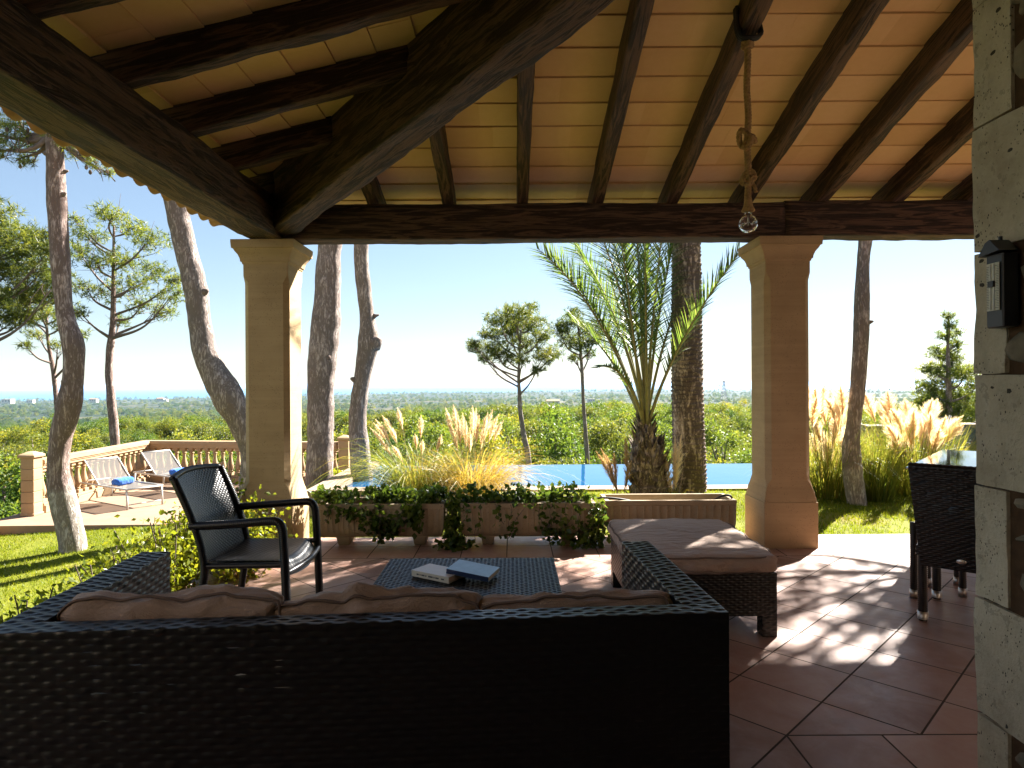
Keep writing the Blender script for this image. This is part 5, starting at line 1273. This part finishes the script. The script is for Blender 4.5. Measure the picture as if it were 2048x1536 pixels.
# low stone wall and slate blue screen behind the pampas
g = G(); 
for k in range(11): rough_block(g, (6.35 + .42 * k, 11.6, -.2), (6.765 + .42 * k, 11.95, .62 + .02 * (k % 3)), 60 + k, .012, .02, 8)
tag(build('garden_wall', g, RUBBLE, None, 'auto'), 'low rubble garden wall behind the white pampas plumes', 'wall')
t = thing('pool_screen', (7.0, 10.3, -.05), 'slate blue screen panel leaning behind the dining table', 'screen')
M_ = np.array([[math.cos(.35), 0, math.sin(.35)], [0, 1, 0], [-math.sin(.35), 0, math.cos(.35)]])
g = G(); g.box((7.15, 10.3, .33), (1.0, .03, .72), 0, M_); build('panel', g, PANELB, t, False)
g = G()
for s in (-1, 1): g.tube([(7.15 + s * .5 * math.cos(.35), 10.28, .33 - s * .5 * math.sin(.35) - .42), (7.15 + s * .5 * math.cos(.35) + .25, 10.28, .33 - s * .5 * math.sin(.35) + .36)], .016, 6)
build('frame', g, ALU, t)

# ------------------------------------------------------------------ lawn blades
r = np.random.default_rng(8)
N = 420000
x = -9.0 + 16.2 * r.random(N); y = .6 + 12.4 * r.random(N)
keep = ~((x > -2.34) & (y < 5.985)) & ~((x > -2.75) & (x < 5.42) & (y > 8.7)) & ~((x > -7.92) & (x < -2.6) & (y > 9.48)) & ~((x < -2.2) & (x > -2.6) & (y < 5)) & (np.abs(x) < y * 1.0 + 1.6)
bare = nz(np.stack([x, y], -1), .5, 44, 3) > .62
keep &= ~(bare & (r.random(N) < .75))
x, y = x[keep], y[keep]; n = len(x); B = np.stack([x, y, ground_z(x, y)], -1); D = r.normal(size=(n, 3)) * .45; D[:, 2] = 1; D /= np.linalg.norm(D, axis=1)[:, None]
g = G(); g.hairs(B, D, .022 + .028 * r.random(n), .007, np.clip(r.random(n) * .8 + .2 * nz(B[:, :2], .6, 9), 0, 1), r)
tag(build('lawn_grass', g, LAWNB, None, False), kind='stuff')

# ------------------------------------------------------------------ the wood below the garden
def wood_tree_mesh(seed, hgt, rad, kind):
    r = np.random.default_rng(seed + 4000); g = G(); nb = 17
    cs = []
    for k in range(nb):
        a = r.random() * 6.28; h = r.random(); rr = rad * (1 - .62 * h ** (1.5 if kind == 'round' else .8)) * (.35 + .65 * math.sqrt(r.random()))
        cs.append((rr * math.cos(a), rr * math.sin(a), hgt * (.22 + .72 * h), rad * (.30 + .22 * r.random()) * (1 - .35 * h)))
    for cx, cy_, cz, cr in cs:
        n = int(950 * (cr / (.4 * rad)) ** 2); d = r.normal(size=(n, 3)); d /= np.linalg.norm(d, axis=1)[:, None]; k = (r.random(n) ** .35)
        C = np.array([cx, cy_, cz]) + d * k[:, None] * cr * np.array([1, 1, .8]) * (1 + .3 * nz(d, .8, seed + int(cz * 10), 2))[:, None]
        tb = r.random(); g.leaves(C, rad * .052, .5, np.clip(tb * .45 + .55 * r.random(n), 0, 1), np.array([0, 0, .5]), .3, r)
    tr_ = G(); tr_.tube([(0, 0, -.6), (.06 * rad, 0, hgt * .3), (0, .05 * rad, hgt * .75)], [.05 * rad, .04 * rad, .015 * rad], 7)
    for cx, cy_, cz, cr in cs[:10]: tr_.tube([(.02, 0, hgt * .22 + .2 * cz), (cx * .6, cy_ * .6, cz * .8), (cx, cy_, cz)], [.022 * rad, .015 * rad, .006 * rad], 5)
    return g, tr_
KINDS_ = [('wood_pine', 'bright yellow green pine in the wood below the garden', WOODL, 'round', 4.7, 2.5), ('wood_pine', 'bright yellow green pine in the wood below the garden', WOODL, 'cone', 5.2, 2.2), ('wood_oak', 'dark rounded evergreen oak in the wood below the garden', NEEDD, 'round', 4.5, 2.7), ('wood_pine', 'bright yellow green pine in the wood below the garden', WOODL, 'round', 4.2, 2.8)]
protos = []
r = np.random.default_rng(15)
pts = []
tries = 0
while len(pts) < 275 and tries < 60000:
    tries += 1; Y = 18 + 66 * r.random() ** .8; X = (r.random() * 2 - 1) * (.86 * Y + 3)
    if X > 13 * .98 and Y < 15: continue
    if X < -8 and Y < 17: pass
    md = 3.7
    if all((X - a) ** 2 + (Y - b) ** 2 > md * md for a, b in pts): pts.append((X, Y))
for yy in np.arange(6.5, 17, 2.6): pts += [(-10.8 - yy * .10 - 1.1 * r.random(), yy), (-13.8 - yy * .15 - r.random(), yy + 1)]
pts.sort(key=lambda q: q[1])
for k, (X, Y) in enumerate(pts):
    kind = int(r.choice(4, p=[.32, .26, .20, .22]))
    nm, lab, mt, shp, hg, rd = KINDS_[kind]; z = float(ground_z(X, Y)); sc_ = (.62 + .75 * r.random() ** 1.3) * (.8 if Y < 26 else 1.0); rz = r.random() * 6.28
    if not any(p[0] == kind for p in protos):
        o = thing(nm, (0, 0, 0), lab, 'tree', 'trees of the wood below the garden'); cg, tg = wood_tree_mesh(kind, hg, rd, shp)
        build('crown', cg, mt, o, False); build('trunk', tg, TWIG, o); protos.append((kind, o))
        o.matrix_basis = Matrix.Translation((X, Y, z)) @ Matrix.Rotation(rz, 4, 'Z') @ Matrix.Scale(sc_, 4)
    else:
        o = [p[1] for p in protos if p[0] == kind][0]; dup(o, (X, Y, z), rz, sc_)
# the far wood: one mass of the same crowns
n = 9500; Y = 80 * (900 / 80) ** (r.random(n)); X = (r.random(n) * 2 - 1) * (.88 * Y + 3); n2 = 9000; Y2 = 900 * (6200 / 900) ** r.random(n2); X2 = (r.random(n2) * 2 - 1) * (.9 * Y2)
keep2 = nz(np.stack([X2, Y2], -1), 1 / 520., 71, 3) + nz(np.stack([X2, Y2], -1), 1 / 130., 72, 2) * .6 > -.12
X2, Y2 = X2[keep2], Y2[keep2]
xa = np.concatenate([X, X2]); ya = np.concatenate([Y, Y2]); za = ground_z(xa, ya); ok = za > -79
xa, ya, za = xa[ok], ya[ok], za[ok]
sa = np.where(ya < 900, .85 + .5 * r.random(len(xa)) + ya / 1400, 1.1 + .8 * r.random(len(xa)) + np.minimum(ya / 3000, 1.2))
me = bpy.data.meshes.new('far_wood'); me.vertices.add(len(xa)); me.vertices.foreach_set('co', np.stack([xa, ya, za - .4], -1).astype(np.float32).ravel())
a = me.attributes.new('size', 'FLOAT', 'POINT'); a.data.foreach_set('value', sa.astype(np.float32))
a = me.attributes.new('turn', 'FLOAT', 'POINT'); a.data.foreach_set('value', (r.random(len(xa)) * 6.28).astype(np.float32))
a = me.attributes.new('pick', 'INT', 'POINT'); a.data.foreach_set('value', r.choice(4, len(xa), p=[.32, .25, .2, .23]).astype(np.int32))
fw = link(bpy.data.objects.new('far_wood', me)); tag(fw, kind='stuff')
nt = bpy.data.node_groups.new('scatter_crowns', 'GeometryNodeTree'); nt.interface.new_socket('Geometry', in_out='INPUT', socket_type='NodeSocketGeometry'); nt.interface.new_socket('Geometry', in_out='OUTPUT', socket_type='NodeSocketGeometry')
gi = nt.nodes.new('NodeGroupInput'); go = nt.nodes.new('NodeGroupOutput'); ip = nt.nodes.new('GeometryNodeInstanceOnPoints'); jn = nt.nodes.new('GeometryNodeJoinGeometry')
for kind, o in sorted(protos, key=lambda p: p[0], reverse=True):
    oi = nt.nodes.new('GeometryNodeObjectInfo'); oi.transform_space = 'ORIGINAL'; oi.inputs['As Instance'].default_value = True
    oi.inputs[0].default_value = [c for c in o.children if c.name.startswith('crown')][0]
    nt.links.new(oi.outputs['Geometry'], jn.inputs[0])
def named(nm, ty):
    n_ = nt.nodes.new('GeometryNodeInputNamedAttribute'); n_.data_type = ty; n_.inputs[0].default_value = nm; return n_.outputs[0]
ip.inputs['Pick Instance'].default_value = True
cx_ = nt.nodes.new('ShaderNodeCombineXYZ'); nt.links.new(named('turn', 'FLOAT'), cx_.inputs[2]); er = nt.nodes.new('FunctionNodeEulerToRotation'); nt.links.new(cx_.outputs[0], er.inputs[0])
nt.links.new(gi.outputs[0], ip.inputs['Points']); nt.links.new(jn.outputs[0], ip.inputs['Instance']); nt.links.new(named('pick', 'INT'), ip.inputs['Instance Index']); nt.links.new(er.outputs[0], ip.inputs['Rotation']); nt.links.new(named('size', 'FLOAT'), ip.inputs['Scale'])
nt.links.new(ip.outputs[0], go.inputs[0])
md = fw.modifiers.new('scatter', 'NODES'); md.node_group = nt

# ------------------------------------------------------------------ far houses, pylon and wires
def house_far(px, py, D, wd, hg, label, roofed=True, wings=1):
    p = PX(px, py, D); z = float(ground_z(p[0], p[1])); z = max(z, p[2] - hg * 1.2); p[2] = z
    t = thing('far_house', p, label, 'house', 'houses scattered on the plain'); g = G(); g.box((p[0], p[1], z + hg / 2 - 1), (wd, wd * .6, hg + 2))
    if wings > 1: g.box((p[0] + wd * .7, p[1] + 1, z + hg * .35 - 1), (wd * .5, wd * .5, hg * .7 + 2))
    build('wall', g, HWHITE, t, False); g = G(); a, b = wd * .54, wd * .34
    if roofed: g.add([(p[0] - a, p[1] - b, z + hg), (p[0] + a, p[1] - b, z + hg), (p[0] + a, p[1] + b, z + hg), (p[0] - a, p[1] + b, z + hg), (p[0] - a * .9, p[1], z + hg * 1.35), (p[0] + a * .9, p[1], z + hg * 1.35)], [[0, 1, 5, 4], [2, 3, 4, 5]]); 
    else: g.box((p[0], p[1], z + hg + .2), (wd * 1.06, wd * .66, .4))
    build('roof', g, HROOF if roofed else HWHITE, t, False)
    for k in (-.3, 0, .3):
        g = G(); g.box((p[0] + wd * k, p[1] - wd * .302, z + hg * .5), (wd * .1, .1, hg * .35)); build('window', g, HWIN, t, False)
house_far(1106, 800, 760, 15, 5, 'tan farmhouse in the wood behind the lone round pine', True, 2)
house_far(16, 797, 1500, 22, 8, 'white house on the plain at the far left edge', False)
house_far(62, 799, 1650, 16, 6, 'small white house left of the scaly pink trunk', False)
house_far(188, 797, 1300, 14, 5, 'tile roofed house between the two left pine trunks', True)
house_far(322, 796, 1700, 18, 6, 'pale house on the plain right of the airy pine', True, 2)
house_far(1182, 797, 1150, 12, 5, 'little pale house beside the thin pine beyond the pool', False)
house_far(1760, 804, 1200, 18, 5, 'pale farm building between the pampas plumes and the upright pine', True)
def pylon():
    D = 560; b = PX(1448, 822, D); h = 62 / FPX * D; t = thing('power_pylon', b, 'lattice steel power pylon on the plain beside the sunlit column', 'pylon'); g = G()
    def w_(k): return (3.2 * (1 - k) ** 1.4 + .5)
    lv = np.linspace(0, 1, 10); R_ = .14
    for sx in (-1, 1):
        for sy in (-1, 1): g.tube([b + (sx * w_(k), sy * w_(k), h * k) for k in lv], R_, 4)
    for k0, k1 in zip(lv[:-1], lv[1:]):
        for s in (-1, 1):
            for sy in (-1, 1): g.tube([b + (-s * w_(k0), sy * w_(k0), h * k0), b + (s * w_(k1), sy * w_(k1), h * k1)], R_ * .7, 4); g.tube([b + (sy * w_(k0), -s * w_(k0), h * k0), b + (sy * w_(k1), s * w_(k1), h * k1)], R_ * .7, 4)
    build('tower', g, PYL, t)
    for k, l in ((.70, 5.5), (.82, 4.5), (.93, 3.2)):
        g = G(); q = b + (0, 0, h * k)
        for s in (-1, 1): g.tube([q + (s * .5, 0, 1.0), q + (s * l, 0, 0)], R_, 4); g.tube([q + (s * .6, 0, -.4), q + (s * l, 0, 0)], R_, 4)
        build('cross_arm', g, PYL, t)
    for k, l in ((.70, 5.5), (.82, 4.5), (.93, 3.2)):
        for s in (-1, 1):
            a = b + (s * l, 0, h * k - .8); e = a + (150 + 4 * s, -60, -9); tt = np.linspace(0, 1, 14)[:, None]
            P = a + (e - a) * tt; P[:, 2] -= 14 * (tt * (1 - tt))[:, 0]; g = G(); g.tube(P, .05, 4); build('wire', g, PYL, t)
pylon()

# ------------------------------------------------------------------ smoke and the air itself
def volume_mat(name, col, dens, anis=0.0):
    m = bpy.data.materials.new(name); m.use_nodes = True; n_ = m.node_tree
    for k in list(n_.nodes): n_.nodes.remove(k)
    o = n_.nodes.new('ShaderNodeOutputMaterial'); v = n_.nodes.new('ShaderNodeVolumePrincipled'); v.inputs['Color'].default_value = (*col, 1); v.inputs['Density'].default_value = dens; v.inputs['Anisotropy'].default_value = anis
    n_.links.new(v.outputs[0], o.inputs['Volume']); return m
g = G(); b = PX(414, 806, 1150)
for k in range(6):
    q = b + (-3.5 * k + 2 * math.sin(k * 2), 0, 4.6 * k); s = 3.5 + 1.5 * k; th = np.linspace(0, np.pi, 9); g.lathe([(max(.01, s * math.sin(a_)), -s * .8 * math.cos(a_)) for a_ in th], q + (0, 30 * k, 0), 12)
tag(build('smoke', g, volume_mat('bonfire_smoke', (.9, .9, .92), .018), None, True), kind='stuff')
g = G(); g.box((0, 20000, -41), (96000, 52000, 124))
tag(build('haze', g, volume_mat('sea_air', (.48, .70, 1.0), 5.5e-5, .0), None, False), kind='stuff')
